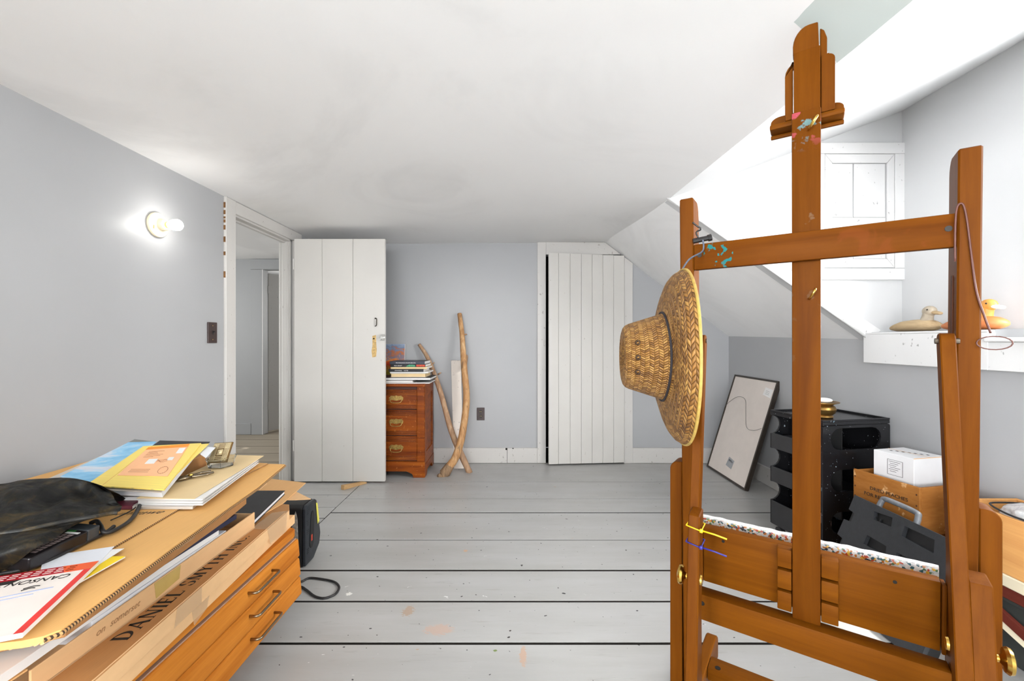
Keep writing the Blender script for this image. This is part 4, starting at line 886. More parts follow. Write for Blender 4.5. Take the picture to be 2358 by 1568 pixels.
pl0 = onH(402, 1106, .675); pl1 = onH(488, 1088, .675); dx = (pl1 - pl0); sd = Vector((-dx.y, dx.x, 0)).normalized()
pr = thing('canvas_pliers', 'steel canvas pliers lying on the manila folder beside the glass dish', 'pliers', pl0.lerp(pl1, .5) - Vector((0, 0, .004)))
for s in (-1, 1):
    b = NB(); tube(b, smoothpath([pl0 + dx * t + sd * s * w + Vector((0, 0, .002)) for t, w in ((.40, .002), (.55, .010), (.75, .016), (.92, .012), (1.0, .009))], 5), .0055, 8, True, .7); part('handle', b, 'pliers_steel', pr, True)
    b = NB(); tube(b, [pl0 + dx * t + sd * s * w + Vector((0, 0, .002)) for t, w in ((.42, .003), (.2, .007), (.0, .010))], [.007, .008, .006], 8, True, .7); part('jaw', b, 'pliers_steel', pr, True)
b = NB(); lathe(b, [(0, 0), (.007, 0), (.006, .004), (0, .005)], 14, Matrix.Translation(pl0 + dx * .42 + Vector((0, 0, .006)))); part('rivet', b, 'brass', pr, 'auto')

# ---- dark waxed-cloth bag, power adapter, cables, drawing pads
g = G('waxed_cloth'); k = g.noise(scale=17, det=7, rough=.7, dist=1.2); k2 = g.noise(scale=60, det=3)
col = g.ramp(k, [(.36, (24, 25, 26)), (.50, (44, 43, 40)), (.60, (78, 66, 44)), (.72, (112, 90, 56))]); g.out(col, g.ramp(k2, [(.3, (.35,) * 3 + (1,)), (.7, (.6,) * 3 + (1,))])); g.bump(g.math('ADD', k, g.math('MULTIPLY', k2, .2)), .4, .006)
rows_ = [
 ([(-90, 1352), (0, 1312), (45, 1290), (88, 1262), (125, 1240), (165, 1212), (205, 1193), (245, 1187)], [.652, .656, .668, .684, .690, .690, .686, .684]),
 ([(-90, 1295), (0, 1270), (50, 1256), (100, 1236), (142, 1217), (185, 1200), (225, 1188), (250, 1184)], [.690, .694, .696, .698, .696, .694, .690, .688]),
 ([(-90, 1240), (0, 1228), (60, 1220), (120, 1207), (170, 1197), (215, 1190), (250, 1183), (272, 1180)], [.703, .704, .704, .703, .700, .698, .692, .690]),
 ([(-90, 1205), (0, 1200), (60, 1191), (120, 1182), (170, 1177), (215, 1176), (252, 1166), (281, 1166)], [.716, .717, .717, .714, .709, .703, .699, .695]),
 ([(-90, 1165), (0, 1170), (60, 1158), (120, 1142), (170, 1132), (210, 1140), (240, 1154), (272, 1158)], [.734, .732, .732, .731, .727, .718, .706, .697]),
 ([(-90, 1128), (0, 1142), (60, 1128), (120, 1116), (170, 1110), (215, 1114), (240, 1124), (256, 1136)], [.750, .745, .747, .747, .744, .734, .722, .708]),
 ([(-90, 1114), (0, 1112), (60, 1101), (120, 1098), (160, 1101), (200, 1109), (232, 1119), (252, 1128)], [.755, .755, .757, .757, .753, .742, .728, .712])]
GR = [[onH(x_, y_, h_) for (x_, y_), h_ in zip(a, c)] for a, c in rows_]
GR.append([p + Vector((-.02, .05, -.03)) for p in GR[-1]]); GR.append([Vector((p.x - .03, p.y + .06, .643)) for p in GR[-1]])
fine = [smoothpath(r_, 7) for r_ in GR]; cols_ = list(zip(*fine)); cols_ = [smoothpath(c_, 6) for c_ in cols_]
b = NB(); vs = []
for i, c_ in enumerate(cols_):
    vv = []
    for j, p in enumerate(c_):
        u_, v_ = i / len(cols_), j / len(c_)
        fold = .012 * mnoise.noise((u_ * 3 + 1, v_ * 9, .3)) + .016 * (1 - abs(mnoise.noise((u_ * 4 + v_ * 2, v_ * 7 - u_ * 3, 5.3))) * 3) * max(0, min(1, (v_ - .25) * 4)) * max(0, 1 - v_)  + .006 * math.sin(v_ * 30 + u_ * 6 + 2 * mnoise.noise((u_ * 4, v_ * 4, 2))) * (.2 if v_ < .3 else 1) * max(0, 1 - abs(v_ - .55) * 2.2)
        vv.append(b.verts.new(p + Vector((.2, -.7, .7)) * fold))
    vs.append(vv)
for r0, r1 in zip(vs, vs[1:]):
    for j in range(len(r0) - 1): b.faces.new([r0[j], r0[j + 1], r1[j + 1], r1[j]])
bmesh.ops.solidify(b, geom=b.faces[:], thickness=.0015)
bag = solo('cloth_bag', b, 'waxed_cloth', 'crumpled dark waxed-cloth bag lying on the cardboard over a power adapter', 'bag', smooth=True)
b = NB(); tube(b, smoothpath([p + Vector((.004, -.006, .002)) for p in GR[2]], 6), .0045, 8); part('hem', b, 'waxed_cloth', bag, True)
plain('adapter_black', (28, 24, 26), .3); plain('adapter_grey', (62, 66, 70), .45); plain('label_grey', (150, 132, 130), .6); plain('label_green', (50, 130, 60), .5)
Mb = axes((-.955, .842, .6400), (-.03, 1, .01), (-1, -.02, .10))     # x along the brick, y across, z up
Mb = Mb if (Mb.to_3x3() @ Vector((0, 0, 1))).z > 0 else axes((-.955, .842, .6400), (-.03, 1, .01), (-1, -.02, .10)) @ Matrix.Rotation(math.pi, 4, 'X')
ad = thing('power_adapter', 'black laptop power adapter with printed label peeking out under the bag', 'adapter', (-.98, .92, .64))
def ab(bm, x0, x1, y0, y1, z0, z1, bev=.001):
    return box(bm, x0, x1, y0, y1, z0, z1, bev, 2, Mb)
sgn = 1 if (Mb @ Vector((0, .05, 0))).x < -.96 else -1
def abx(bm, x0, x1, y0, y1, z0, z1, bev=.001):
    a, c = sorted((y0 * sgn, y1 * sgn)); return ab(bm, x0, x1, a, c, z0, z1, bev)
b = NB(); abx(b, 0, .120, 0, .055, .002, .030, .003); part('brick', b, 'adapter_black', ad)
b = NB(); abx(b, .1205, .150, 0, .055, .002, .031, .003); part('end_cap', b, 'adapter_grey', ad)
b = NB()
for i in range(9):
    for j in range(2): abx(b, .020 + i * .009, .026 + i * .009, .010 + j * .014, .020 + j * .012, .0301, .0305, 0)
o = part('label_print', b, 'label_grey', ad, label='rows of tiny pale label print'); o['kind'] = 'stuff'
b = NB(); abx(b, .102, .109, .006, .034, .0301, .0306, 0); part('barcode_label', b, 'paper_white', ad)
b = NB(); abx(b, .110, .117, .022, .038, .0301, .0306, 0); part('green_label', b, 'label_green', ad)
plain('cable_black', (34, 33, 34), .45)
b = NB(); tube(b, smoothpath([onH(208, 1205, .668), onH(222, 1200, .672), onH(232, 1212, .662), onH(240, 1225, .652), onH(262, 1222, .648), onH(300, 1198, .646), onH(318, 1172, .646), onH(322, 1155, .646), onH(305, 1148, .646), onH(268, 1158, .646), onH(230, 1175, .646)], 6), .0048, 8)
tube(b, smoothpath([onH(318, 1150, .645), onH(312, 1168, .645), onH(290, 1182, .645), onH(255, 1198, .645)], 5), .0016, 6)
tube(b, smoothpath([onH(-70, 1345, .645), onH(0, 1322, .645), onH(60, 1310, .645), onH(130, 1283, .645), onH(190, 1252, .645), onH(245, 1225, .646), onH(262, 1212, .647)], 6), .0045, 8)
solo('adapter_cable', b, 'cable_black', 'black adapter cable curling out from under the dark bag', 'cable', smooth=True)
# loose drawing pads in front of the bag
plain('canson_white', (236, 226, 218), .45, var=.03); plain('canson_red', (222, 48, 40), .4); plain('canson_dark_red', (168, 18, 34), .4); plain('canson_brown', (112, 72, 60), .45, var=.12, scale=40); plain('canson_black', (36, 32, 30), .5); plain('pad_yellow', (250, 214, 20), .5); plain('canson_blue', (176, 184, 214), .6); plain('canson_orange', (232, 92, 40), .4)
T = onH(228, 1292, .652); A_ = (onH(0, 1327, .652) - T).normalized(); B_ = (onH(0, 1460, .652) - T); B_ = (B_ - A_ * B_.dot(A_)).normalized()
def cp(a, c, z=.6522): q = T + A_ * a + B_ * c; return Vector((q.x, q.y, z))
def cpoly(lst, z, th=.0003): return prism(NB(), [cp(a, c, z) for a, c in lst], (0, 0, th))
cn = thing('drawing_pad', 'drawing pad with a red-bordered cover and an upside-down logo, in front of the dark bag', 'pad', cp(.15, .11, .6425))
b = prism(NB(), [cp(a, c, .6440) for a, c in ((0, 0), (.30, 0), (.30, .23), (0, .23))], (0, 0, .0078), .0006); part('sheets', b, 'paper_white', cn)
b = cpoly([(0, 0), (.30, 0), (.30, .23), (0, .23)], .6519); part('cover', b, 'canson_white', cn)
b = cpoly([(0, 0), (.30, 0), (.30, .030), (0, .030)], .6523); part('band', b, 'canson_dark_red', cn, label='dark red band with small print')
b = cpoly([(0, .0), (.055, .0), (.040, .030), (0, .030)], .6525); part('corner', b, 'canson_orange', cn)
b = cpoly([(0, .0305), (.011, .0305), (.011, .23), (0, .23)], .6523); cpoly; part('border', b, 'canson_red', cn, label='red border strip')
b = cpoly([(.10, .0305), (.30, .0305), (.30, .044), (.11, .044)], .6523); part('stripe', b, 'canson_black', cn)
b = cpoly([(.118, .050), (.128, .046), (.30, .046), (.30, .150), (.150, .115), (.125, .075)], .6524); part('brown_photo', b, 'canson_brown', cn)
for a0, a1, c0, c1 in ((.03, .12, .085, .089), (.05, .14, .100, .103)):
    b = cpoly([(a0, c0), (a1, c0 + .01), (a1, c1 + .01), (a0, c1)], .6523); part('pencil_stroke', b, 'canson_blue', cn)
b = NB(); text(b, 'CANSON', .024, axes(cp(.022, .040, .6524), A_, B_), .25, .0002)
tM = axes(cp(.022, .046, .6524), A_, B_)
b = NB(); text(b, 'CANSON', .021, axes(cp(.022, .040, .6526), A_, B_) if (axes((0, 0, 0), A_, B_).to_3x3() @ Vector((0, 0, 1))).z > 0 else axes(cp(.024, .060, .6526), A_, -B_), .25, .0002); o = part('logo', b, 'print_black', cn, label='black logo reading CANSON'); o['kind'] = 'stuff'
b = NB()
for i in range(2): tube(b, smoothpath([cp(.055 + .004 * i, .072 + i * .006, .6526), cp(.065, .070 + i * .006, .6526), cp(.076, .075 + i * .006, .6526)], 4), .0010, 4)
o = part('logo_swash', b, 'print_black', cn)
b = NB()
for i in range(3):
    for j in range(11): box(b, 0, .012, 0, .0022, 0, .0002, 0, 1, axes(cp(.03 + j * .0165, .006 + i * .0075, .6526), A_, B_))
o = part('small_print', b, 'canson_white', cn, label='lines of small white print'); o['kind'] = 'stuff'
Ty = onH(289, 1281, .6420)
yp = [Vector((Ty.x - a, Ty.y - c, Ty.z)) for a, c in ((0, 0), (.10, 0), (.13, .29), (0, .29))]
yn = thing('drawing_pad', 'bright yellow pad sticking out beneath the red-bordered one', 'pad', (yp[0] + yp[2]) / 2 - Vector((0, 0, .004)))
b = slab(NB(), yp, .6390, .6418, .0005); part('sheets', b, 'paper_white', yn)
b = slab(NB(), yp, .6419, .6424, .0001); part('cover', b, 'pad_yellow', yn)
b = slab(NB(), [onH(286, 1263, .6428) , onH(120, 1276, .6428), onH(90, 1330, .6428), onH(220, 1305, .6428)], .6426, .6432, .0001); solo('loose_paper', b, 'paper_white', 'loose white paper corner between the pads and the bag', 'paper')
b = slab(NB(), [onH(264, 1258, .6434) , onH(100, 1282, .6434), onH(90, 1330, .6434), onH(228, 1296, .6434)], .6433, .6438, .0001); solo('loose_paper', b, 'foam_white', 'greyish loose sheet lying over the white paper corner', 'paper')

# ================================================================ FLOOR, LEFT SIDE
# black floor-standing device behind the plan chest
plain('device_black', (36, 40, 46), .4, var=.15, scale=60); plain('device_side', (16, 16, 18), .5); plain('note_yellow', (222, 214, 90), .6); plain('dust_grey', (150, 144, 136), .95, var=.4, scale=90, bump=.6)
plain('device_red', (190, 60, 40), .5)
dv = thing('electronic_device', 'upright black plastic device with a yellow paper note on the floor behind plan chest', 'device', (-1.08, 2.15, 0))
prf = [(2.062, .004), (2.062, .285), (2.078, .300), (2.165, .300), (2.185, .285), (2.200, .22), (2.228, .10), (2.215, .05), (2.150, .004)]
b = NB(); prism(b, [(-1.17, y_, z_) for y_, z_ in prf], (.155, 0, 0), .006, 2); part('housing', b, 'device_side', dv, 'auto')
b = NB(); prism(b, [(-1.0145, 2.064 + (y_ - 2.064) * .99, .006 + (z_ - .004) * .985) for y_, z_ in prf], (.016, 0, 0), .004, 2); part('front_panel', b, 'device_black', dv, 'auto')
b = NB(); prism(b, [(-.998, y_, z_) for y_, z_ in [(2.122 + .020 * math.cos(R(a)), .10 + .03 * math.sin(R(a))) for a in range(180, 361, 30)] + [(2.133 + .018 * math.cos(R(a)), .22 + .03 * math.sin(R(a))) for a in range(0, 181, 30)]], (.002, 0, 0)); part('control_strip', b, 'device_side', dv)
b = NB(); box(b, -.996, -.9952, 2.117, 2.129, .105, .135); part('red_mark', b, 'device_red', dv)
b = NB(); prism(b, [(-.9970, 2.170, .275), (-.9970, 2.186, .268), (-.9970, 2.206, .17), (-.9970, 2.188, .16)], (.0008, 0, 0)); part('paper_note', b, 'note_yellow', dv, label='yellow paper note stuck to the panel')
b = NB(); prism(b, [(-1.060, 2.0585, .10), (-1.032, 2.0585, .13), (-1.036, 2.0585, .24), (-1.045, 2.0585, .275), (-1.062, 2.0585, .23)], (0, .003, 0), .001); part('dust_fleece', b, 'dust_grey', dv, label='strip of grey fluff along the edge')
for k_ in range(6):
    for zz_ in (.06, .155, .20, .25):
        b = NB(); box(b, -.9985, -.9970, 2.078 + .012 * (k_ % 2), 2.082 + .012 * (k_ % 2), zz_ + (k_ // 2) * .009, zz_ + (k_ // 2) * .009 + .003); part('button', b, 'device_side', dv)
for i in range(14):
    b = NB(); box(b, -1.165 + i * .0105, -1.1605 + i * .0105, 2.0595, 2.0615, .02, .10); part('vent_slat', b, 'device_black', dv)
b = NB(); cp_ = [onH(x_, y_, .005) for x_, y_ in ((640, 1340), (690, 1340), (712, 1331), (745, 1334), (770, 1340), (781, 1352), (772, 1368), (748, 1377), (725, 1373), (705, 1358), (688, 1350), (640, 1348))]
tube(b, smoothpath(cp_, 6), .0048, 8); solo('extension_cable', b, 'cable_black', 'loop of black power cord lying on the floor beside the plan chest', 'cable', smooth=True)
wood('wedge_wood', (178, 140, 96), (206, 170, 124), 'x', 1, .7)
w0, w1, w2 = onH(787, 1127, 0), onH(825, 1112, 0), onH(795, 1112, 0)
b = NB(); p = [onH(786, 1126, .0), onH(826, 1113, .0), Vector((-1.155, 3.30, 0)), Vector((-1.31, 3.28, 0))]
prism(b, [(-1.262, 3.150, 0), (-1.235, 3.140, 0), (-1.118, 3.285, 0), (-1.16, 3.30, 0)], (0, 0, .010), 0)
for v in b.verts:
    if v.co.z > .005: v.co.z = .034 if v.co.y < 3.2 else .010
solo('door_wedge', b, 'wedge_wood', 'small wooden wedge on the floor under the open plank door', 'wedge')
# chest of drawers
g = G('old_mahogany'); kx = g.noise(g.map((2, 14, 26)), 1, 5, .6, .8)
col = g.ramp(kx, [(.3, (100, 40, 5)), (.55, (142, 68, 11)), (.75, (170, 94, 22))]); col = g.mix(g.math('MULTIPLY', g.thr(g.noise(g.map((60, 60, 60)), 1, 3), .66, .70), .5), col, lin((206, 140, 76))); g.out(col, .4, spec=.25); g.bump(kx, .08, .001)
plain('antique_brass', (186, 158, 92), .34, .75, var=.4, scale=120); plain('mahogany_dark', (70, 28, 10), .6)
cx0, cx1, cy0, cy1, ct = -1.155, -.705, 3.425, 3.815, .752
cd = thing('chest_of_drawers', 'small antique mahogany chest of drawers with ornate brass pulls, half hidden by the open door', 'chest', ((cx0 + cx1) / 2, 3.62, 0))
b = NB(); box(b, cx0 + .01, cx1 - .004, cy0 + .014, cy1, .10, .730, .001); part('carcass', b, 'old_mahogany', cd)
b = NB(); box(b, cx0 - .010, cx1 + .010, cy0 - .014, cy1 + .004, .730, ct, .004, 2); part('top', b, 'old_mahogany', cd)
for x0, x1 in ((cx0 + .004, cx0 + .058), (cx1 - .058, cx1)):
    b = NB(); box(b, x0, x1, cy0, cy0 + .0145, .128, .7295, .002); part('stile', b, 'old_mahogany', cd)
b = NB(); box(b, cx1 - .004, cx1 + .003, cy0 + .016, cy0 + .07, .10, .7295, .001); box(b, cx1 - .004, cx1 + .003, cy1 - .055, cy1, .10, .7295, .001); box(b, cx1 - .004, cx1 + .003, cy0 + .07, cy1 - .055, .66, .7295, .001); box(b, cx1 - .004, cx1 + .003, cy0 + .07, cy1 - .055, .10, .19, .001); part('side_frame', b, 'old_mahogany', cd)
b = NB(); box(b, cx0 + .0585, cx1 - .0585, cy0 + .0130, cy0 + .0139, .130, .728); part('gap_shade_plate', b, 'mahogany_dark', cd)  # dark plate standing for the shade in the gaps between drawers
zs = [(.706, .549), (.545, .336), (.332, .135)]
for z1, z0 in zs:
    b = NB(); x0, x1 = cx0 + .060, cx1 - .060
    box(b, x0, x1, cy0 + .002, cy0 + .0128, z0 + .0015, z1 - .0015, .002); dr = part('drawer', b, 'old_mahogany', cd)
    for k in range(4):
        for zz in (z1 - .008 - k * .0105, z0 + .008 + k * .0105):
            b = NB(); tube(b, [(x0 + .004, cy0 + .001, zz), (x1 - .004, cy0 + .001, zz)], .0040, 8); part('reeding', b, 'old_mahogany', dr, True)
            b = NB(); box(b, x0 + .004, x1 - .004, cy0 + .0006, cy0 + .0016, zz - .0062, zz - .0042); part('groove_shade_strip', b, 'mahogany_dark', dr)  # dark strip standing for shade in the hollows between reeds
    xc, zc = (x0 + x1) / 2 + .0, (z0 + z1) / 2 + .004
    b = NB(); prism(b, [(xc + dx_, cy0 - .001, zc + dz_) for dx_, dz_ in ((-.058, .010), (-.040, .026), (-.014, .022), (0, .028), (.014, .022), (.040, .026), (.058, .010), (.054, -.012), (.030, -.008), (0, -.016), (-.030, -.008), (-.054, -.012))], (0, .0022, 0), .0006)
    for s in (-1, 1):
        for ph, r_ in ((0, .011), (1, .008)):
            tube(b, [(xc + s * (.018 + ph * .024) + r_ * (1 - t_ / 14) * math.cos(t_), cy0 - .003, zc + .008 + r_ * (1 - t_ / 14) * math.sin(t_)) for t_ in [i_ * .7 for i_ in range(13)]], .0022, 5)
    pl = part('pull_plate', b, 'antique_brass', dr, 'auto', 'ornate scrolled brass plate')
    b = NB(); tube(b, smoothpath([(xc - .046, cy0 - .004, zc - .002), (xc - .042, cy0 - .012, zc - .022), (xc - .02, cy0 - .014, zc - .030), (xc + .02, cy0 - .014, zc - .030), (xc + .042, cy0 - .012, zc - .022), (xc + .046, cy0 - .004, zc - .002)], 4), .003, 6); part('bail_handle', b, 'antique_brass', dr, True)
b = NB(); prism(b, [(cx0 - .006, cy0 - .008, 0), (cx0 + .085, cy0 - .008, 0), (cx0 + .095, cy0 - .008, .028), (cx0 + .14, cy0 - .008, .050), (cx1 - .14, cy0 - .008, .050), (cx1 - .095, cy0 - .008, .028), (cx1 - .085, cy0 - .008, 0), (cx1 + .006, cy0 - .008, 0), (cx1 + .006, cy0 - .008, .128), (cx0 - .006, cy0 - .008, .128)], (0, .018, 0), .003); part('base_front', b, 'old_mahogany', cd)
b = NB(); prism(b, [(cx1 - .012, cy0 + .0105, 0), (cx1 - .012, cy0 + .07, 0), (cx1 - .012, cy0 + .10, .04), (cx1 - .012, cy1 - .10, .04), (cx1 - .012, cy1 - .07, 0), (cx1 - .012, cy1, 0), (cx1 - .012, cy1, .0995), (cx1 - .012, cy0 + .0105, .0995)], (.018, 0, 0), .001); part('base_side', b, 'old_mahogany', cd)
b = NB(); box(b, cx0 + .06, cx0 + .012, cy1 - .03, cy1, 0, .0995); part('rear_foot', b, 'mahogany_dark', cd)
# books on the chest
BK = [  # x0,x1, y0,y1, h, cover, pages, label, kind
 (-1.10, -.664, 3.44, 3.70, .008, 'paper_white', None, 'thin white portfolio lowest on the chest of drawers', 0),
 (-1.06, -.800, 3.45, 3.68, .018, 'grey_paper', None, 'small grey book second from the bottom on the chest', 1),
 (-1.12, -.655, 3.44, 3.72, .022, 'black_cover', 'paper_white', 'large dark-covered book with white pages low in the chest-top stack', 1),
 (-.985, -.700, 3.46, 3.68, .032, 'grey_paper', 'cream_folder', 'thick book with cream page edges in the middle of the chest-top stack', 1),
 (-.990, -.680, 3.46, 3.69, .012, 'paper_white', None, 'thin white book above the cream-paged one', 0),
 (-.998, -.715, 3.45, 3.68, .022, 'black_cover', None, 'dark book with small white spine lettering below the cream one', 2),
 (-.985, -.690, 3.46, 3.69, .016, 'cream_folder', None, 'cream book between two dark ones near the top of the stack', 0),
 (-.985, -.700, 3.455, 3.68, .022, 'spine_black', None, 'black book with a colourful spine picture near the top of the stack', 3),
 (-.990, -.705, 3.45, 3.68, .024, 'spine_navy', None, 'dark navy book with pale spine lettering on top of the stack', 2)]
plain('spine_black', (22, 24, 28), .4); plain('spine_navy', (52, 56, 70), .45)
plain('spine_green', (70, 150, 110), .5, var=.5, scale=120); plain('spine_red', (196, 70, 40), .5, var=.5, scale=140)
zb = ct + .0005
for x0, x1, y0, y1, h, cov, pg, lab, kind in BK:
    t = thing('book', lab, 'book', ((x0 + x1) / 2, (y0 + y1) / 2, zb), group='books on the chest of drawers')
    b = NB()
    if pg or kind == 1:
        box(b, x0, x1, y0, y1, zb, zb + .003, .0005); box(b, x0, x1, y0, y1, zb + h - .003, zb + h, .0005); part('cover', b, cov, t)
        b = NB(); box(b, x0 + .004, x1 - .005, y0 + .004, y1 - .004, zb + .003, zb + h - .003); part('pages', b, pg or 'paper_white', t)
    else:
        box(b, x0, x1 - .001, y0, y1, zb, zb + h, .0012); part('cover', b, cov, t)
        b = NB(); box(b, x1 - .001, x1 - .0002, y0 + .003, y1 - .003, zb + .002, zb + h - .002); part('pages', b, 'paper_white', t)
    if kind == 2:
        b = NB(); text(b, 'PROVENANCE SOURCEBOOK' if cov == 'spine_navy' else 'DRAWINGS     NOTES', h * .5, axes((x0 + .05, y0 - .0003, zb + h * .3), (1, 0, 0), (0, 0, 1)), 0, .0002); o = part('spine_lettering', b, 'paper_white', t); o['kind'] = 'stuff'
    if kind == 3:
        b = NB(); text(b, 'MAX ERNST', h * .55, axes((x0 + .03, y0 - .0003, zb + h * .3), (1, 0, 0), (0, 0, 1)), 0, .0002); o = part('spine_lettering', b, 'paper_white', t); o['kind'] = 'stuff'
        b = NB(); prism(b, [(x1 - .16, y0 - .0005, zb + .003), (x1 - .08, y0 - .0005, zb + .003), (x1 - .09, y0 - .0005, zb + h - .004), (x1 - .13, y0 - .0005, zb + h - .002), (x1 - .15, y0 - .0005, zb + h * .5)], (0, .0004, 0)); part('spine_picture', b, 'spine_green', t)
        b = NB(); box(b, x1 - .075, x1 - .005, y0 - .0005, y0 - .0001, zb + .003, zb + h - .003); part('spine_picture', b, 'spine_red', t)
    zb += h + .0004
# small landscape painting on the chest, leaning on the wall
g = G('landscape_oil'); x, y, z = g.xyz(); n1 = g.noise(g.map((9, 9, 16)), 1, 4, .6, 1.5)
v = g.math('ADD', g.math('MULTIPLY', z, 3.1), g.math('MULTIPLY', g.math('SUBTRACT', n1, .5), .75))
col = g.ramp(v, [(.06, (160, 160, 40)), (.22, (214, 176, 70)), (.40, (226, 60, 34)), (.55, (238, 150, 70)), (.64, (120, 126, 150)), (.74, (206, 120, 56)), (.86, (120, 140, 170)), (.97, (150, 165, 190))]); g.out(col, .4); g.bump(n1, .5, .003)
pt = thing('landscape_painting', 'small bright landscape painting with an orange field leaning on the wall behind the books', 'painting', (-1.06, 3.79, ct))
Mp = axes((-1.20, 3.775, ct + .001), (1, 0, 0), (0, .10, 1))
b = NB(); box(b, 0, .245, 0, .318, -.016, -.0005, .001, 1, Mp); part('canvas', b, 'paper_white', pt)
Ml = Mp
bb_ = NB(); box(bb_, .001, .244, .001, .317, -.0004, .0006, 0, 1, Mp); part('painted_face', bb_, 'landscape_oil', pt)
# driftwood sticks and a white board against the back wall
g = G('driftwood'); k = g.noise(g.map((28, 28, 6)), 1, 5, .65, .8); col = g.ramp(k, [(.3, (150, 108, 72)), (.5, (190, 142, 92)), (.7, (214, 178, 134))]); x, y, z = g.xyz()
col = g.mix(g.math('MULTIPLY', g.thr(g.noise(g.map((40, 40, 8)), 1, 4), .62, .66), .6), col, lin((96, 74, 56))); g.out(col, .65); g.bump(k, .5, .004)
g = G('driftwood_grey'); k = g.noise(g.map((30, 30, 6)), 1, 5, .65, .8); col = g.ramp(k, [(.3, (140, 108, 84)), (.5, (176, 140, 108)), (.7, (202, 172, 140))]); g.out(col, .7); g.bump(k, .5, .004)
g = G('rough_bark'); k = g.noise(g.map((30, 30, 7)), 1, 6, .75, 1); g.out(g.ramp(k, [(.3, (84, 66, 50)), (.6, (168, 136, 104))]), .85); g.bump(k, 1, .01)
def stick(name, pix, rad, yfloor, ytop, m, label):
    zt = onZ(*pix[0], ytop).z; pts = []
    for (x_, y_) in pix:
        Y = yfloor
        for _ in range(6): zc = onZ(x_, y_, Y).z; Y = yfloor + (ytop - yfloor) * max(0, min(1, zc / zt))
        pts.append(onZ(x_, y_, Y))
    P = smoothpath(pts, 5); n = len(P); rr = []
    for i in range(n):
        f = i / (n - 1) * (len(rad) - 1); a = int(min(f, len(rad) - 2)); rr.append(rad[a] + (rad[a + 1] - rad[a]) * (f - a) + .0016 * mnoise.noise((i * .6, len(pix), 0)))
    b = NB(); tube(b, P, rr, 12)
    o = solo(name, b, m, label, 'stick', smooth=True); return o, pts
o, P = stick('driftwood_stick', [(1058, 722), (1061, 745), (1064, 770), (1066, 800), (1068, 835), (1071, 870), (1074, 905), (1073, 940), (1067, 985), (1060, 1020), (1048, 1055), (1036, 1072), (1026, 1087)], [.019, .021, .022, .025, .027, .028, .029, .029, .030, .031, .033, .034], 3.47, 3.80, 'driftwood', 'tall curved golden driftwood stick with a splayed foot leaning on the back wall')
b = NB(); pb = P[-1]; tube(b, smoothpath([P[-2], pb, pb + Vector((-.03, -.015, -.034)), Vector((pb.x - .055, pb.y - .03, .016))], 4), [.035 + .002 * i for i in range(6)] + [.036, .034, .032, .029, .024, .018, .012][:7], 10); part('splayed_foot', b, 'rough_bark', o, True, 'rough splintered driftwood foot')
b = NB(); tube(b, [onZ(1066, 770, 3.78), onZ(1075, 770, 3.765)], [.008, .006], 8); tube(b, smoothpath([onZ(1071, 850, 3.73), onZ(1075, 822, 3.735), onZ(1073, 818, 3.74)], 3), [.012, .012, .011, .010, .009, .008, .006], 8); part('branch_stub', b, 'driftwood_grey', o, True)
o2, P2 = stick('driftwood_stick', [(965, 793), (980, 815), (992, 840), (1003, 870), (1015, 905), (1026, 945), (1037, 985), (1050, 1020), (1066, 1055), (1082, 1090)], [.014, .017, .019, .021, .022, .023, .024, .025, .027, .024], 3.56, 3.812, 'driftwood_grey', 'straighter pale driftwood stick crossing behind the tall curved one')
b = NB(); tube(b, [onZ(996, 838, 3.775), onZ(1000, 835, 3.765)], [.007, .005], 7); tube(b, [onZ(1009, 862, 3.76), onZ(1015, 858, 3.745)], [.008, .006], 7); part('branch_stub', b, 'driftwood_grey', o2, True)
paintwork('board_paint', (226, 216, 206), .5, (70, 60, 50), .68)
b = NB(); prism(b, [(-.498, 3.660, 0.001), (-.414, 3.660, .001), (-.458, 3.806, .922), (-.544, 3.806, .922)], (0, .02, .0), .0015); solo('white_board', b, 'board_paint', 'narrow white painted board leaning on the back wall behind the driftwood', 'board')
# outlet on the back wall, switch and lamp on the left wall
plain('plate_brown', (58, 40, 38), .35); plain('plate_dark', (30, 22, 22), .4)
oc = onZ(1107, 953, YB)
ol = thing('wall_outlet', 'dark brown double wall outlet on the back wall', 'outlet', oc + Vector((0, 0, -.057)))
b = NB(); box(b, oc.x - .035, oc.x + .035, YB - .006, YB - .0003, oc.z - .057, oc.z + .057, .002, 2); part('cover_plate', b, 'plate_brown', ol)
for dz in (-.02, .02):
    b = NB(); lathe(b, [(0, 0), (.016, 0), (.015, .002), (0, .002)], 16, axes((oc.x, YB - .006, oc.z + dz), (1, 0, 0), (0, 0, 1)) ); part('socket', b, 'plate_dark', ol)
    for dx_ in (-.006, .006):
        b = NB(); box(b, oc.x + dx_ - .0012, oc.x + dx_ + .0012, YB - .0086, YB - .0082, oc.z + dz - .003, oc.z + dz + .005); part('slot', b, 'antique_brass', ol)
sw = onX(487, 766, XL)
sp = thing('light_switch', 'dark brown toggle light switch beside the doorway', 'switch', sw + Vector((0, 0, -.06)))
b = NB(); box(b, XL + .0003, XL + .008, sw.y - .037, sw.y + .037, sw.z - .060, sw.z + .060, .0025, 2); part('cover_plate', b, 'plate_brown', sp)
b = NB(); box(b, XL + .008, XL + .010, sw.y - .006, sw.y + .006, sw.z - .012, sw.z + .012, .0005); prism(b, [(XL + .009, sw.y - .004, sw.z - .004), (XL + .009, sw.y - .004, sw.z + .008), (XL + .020, sw.y - .004, sw.z + .010), (XL + .020, sw.y - .004, sw.z + .004)], (0, .008, 0)); part('toggle', b, 'plate_dark', sp)
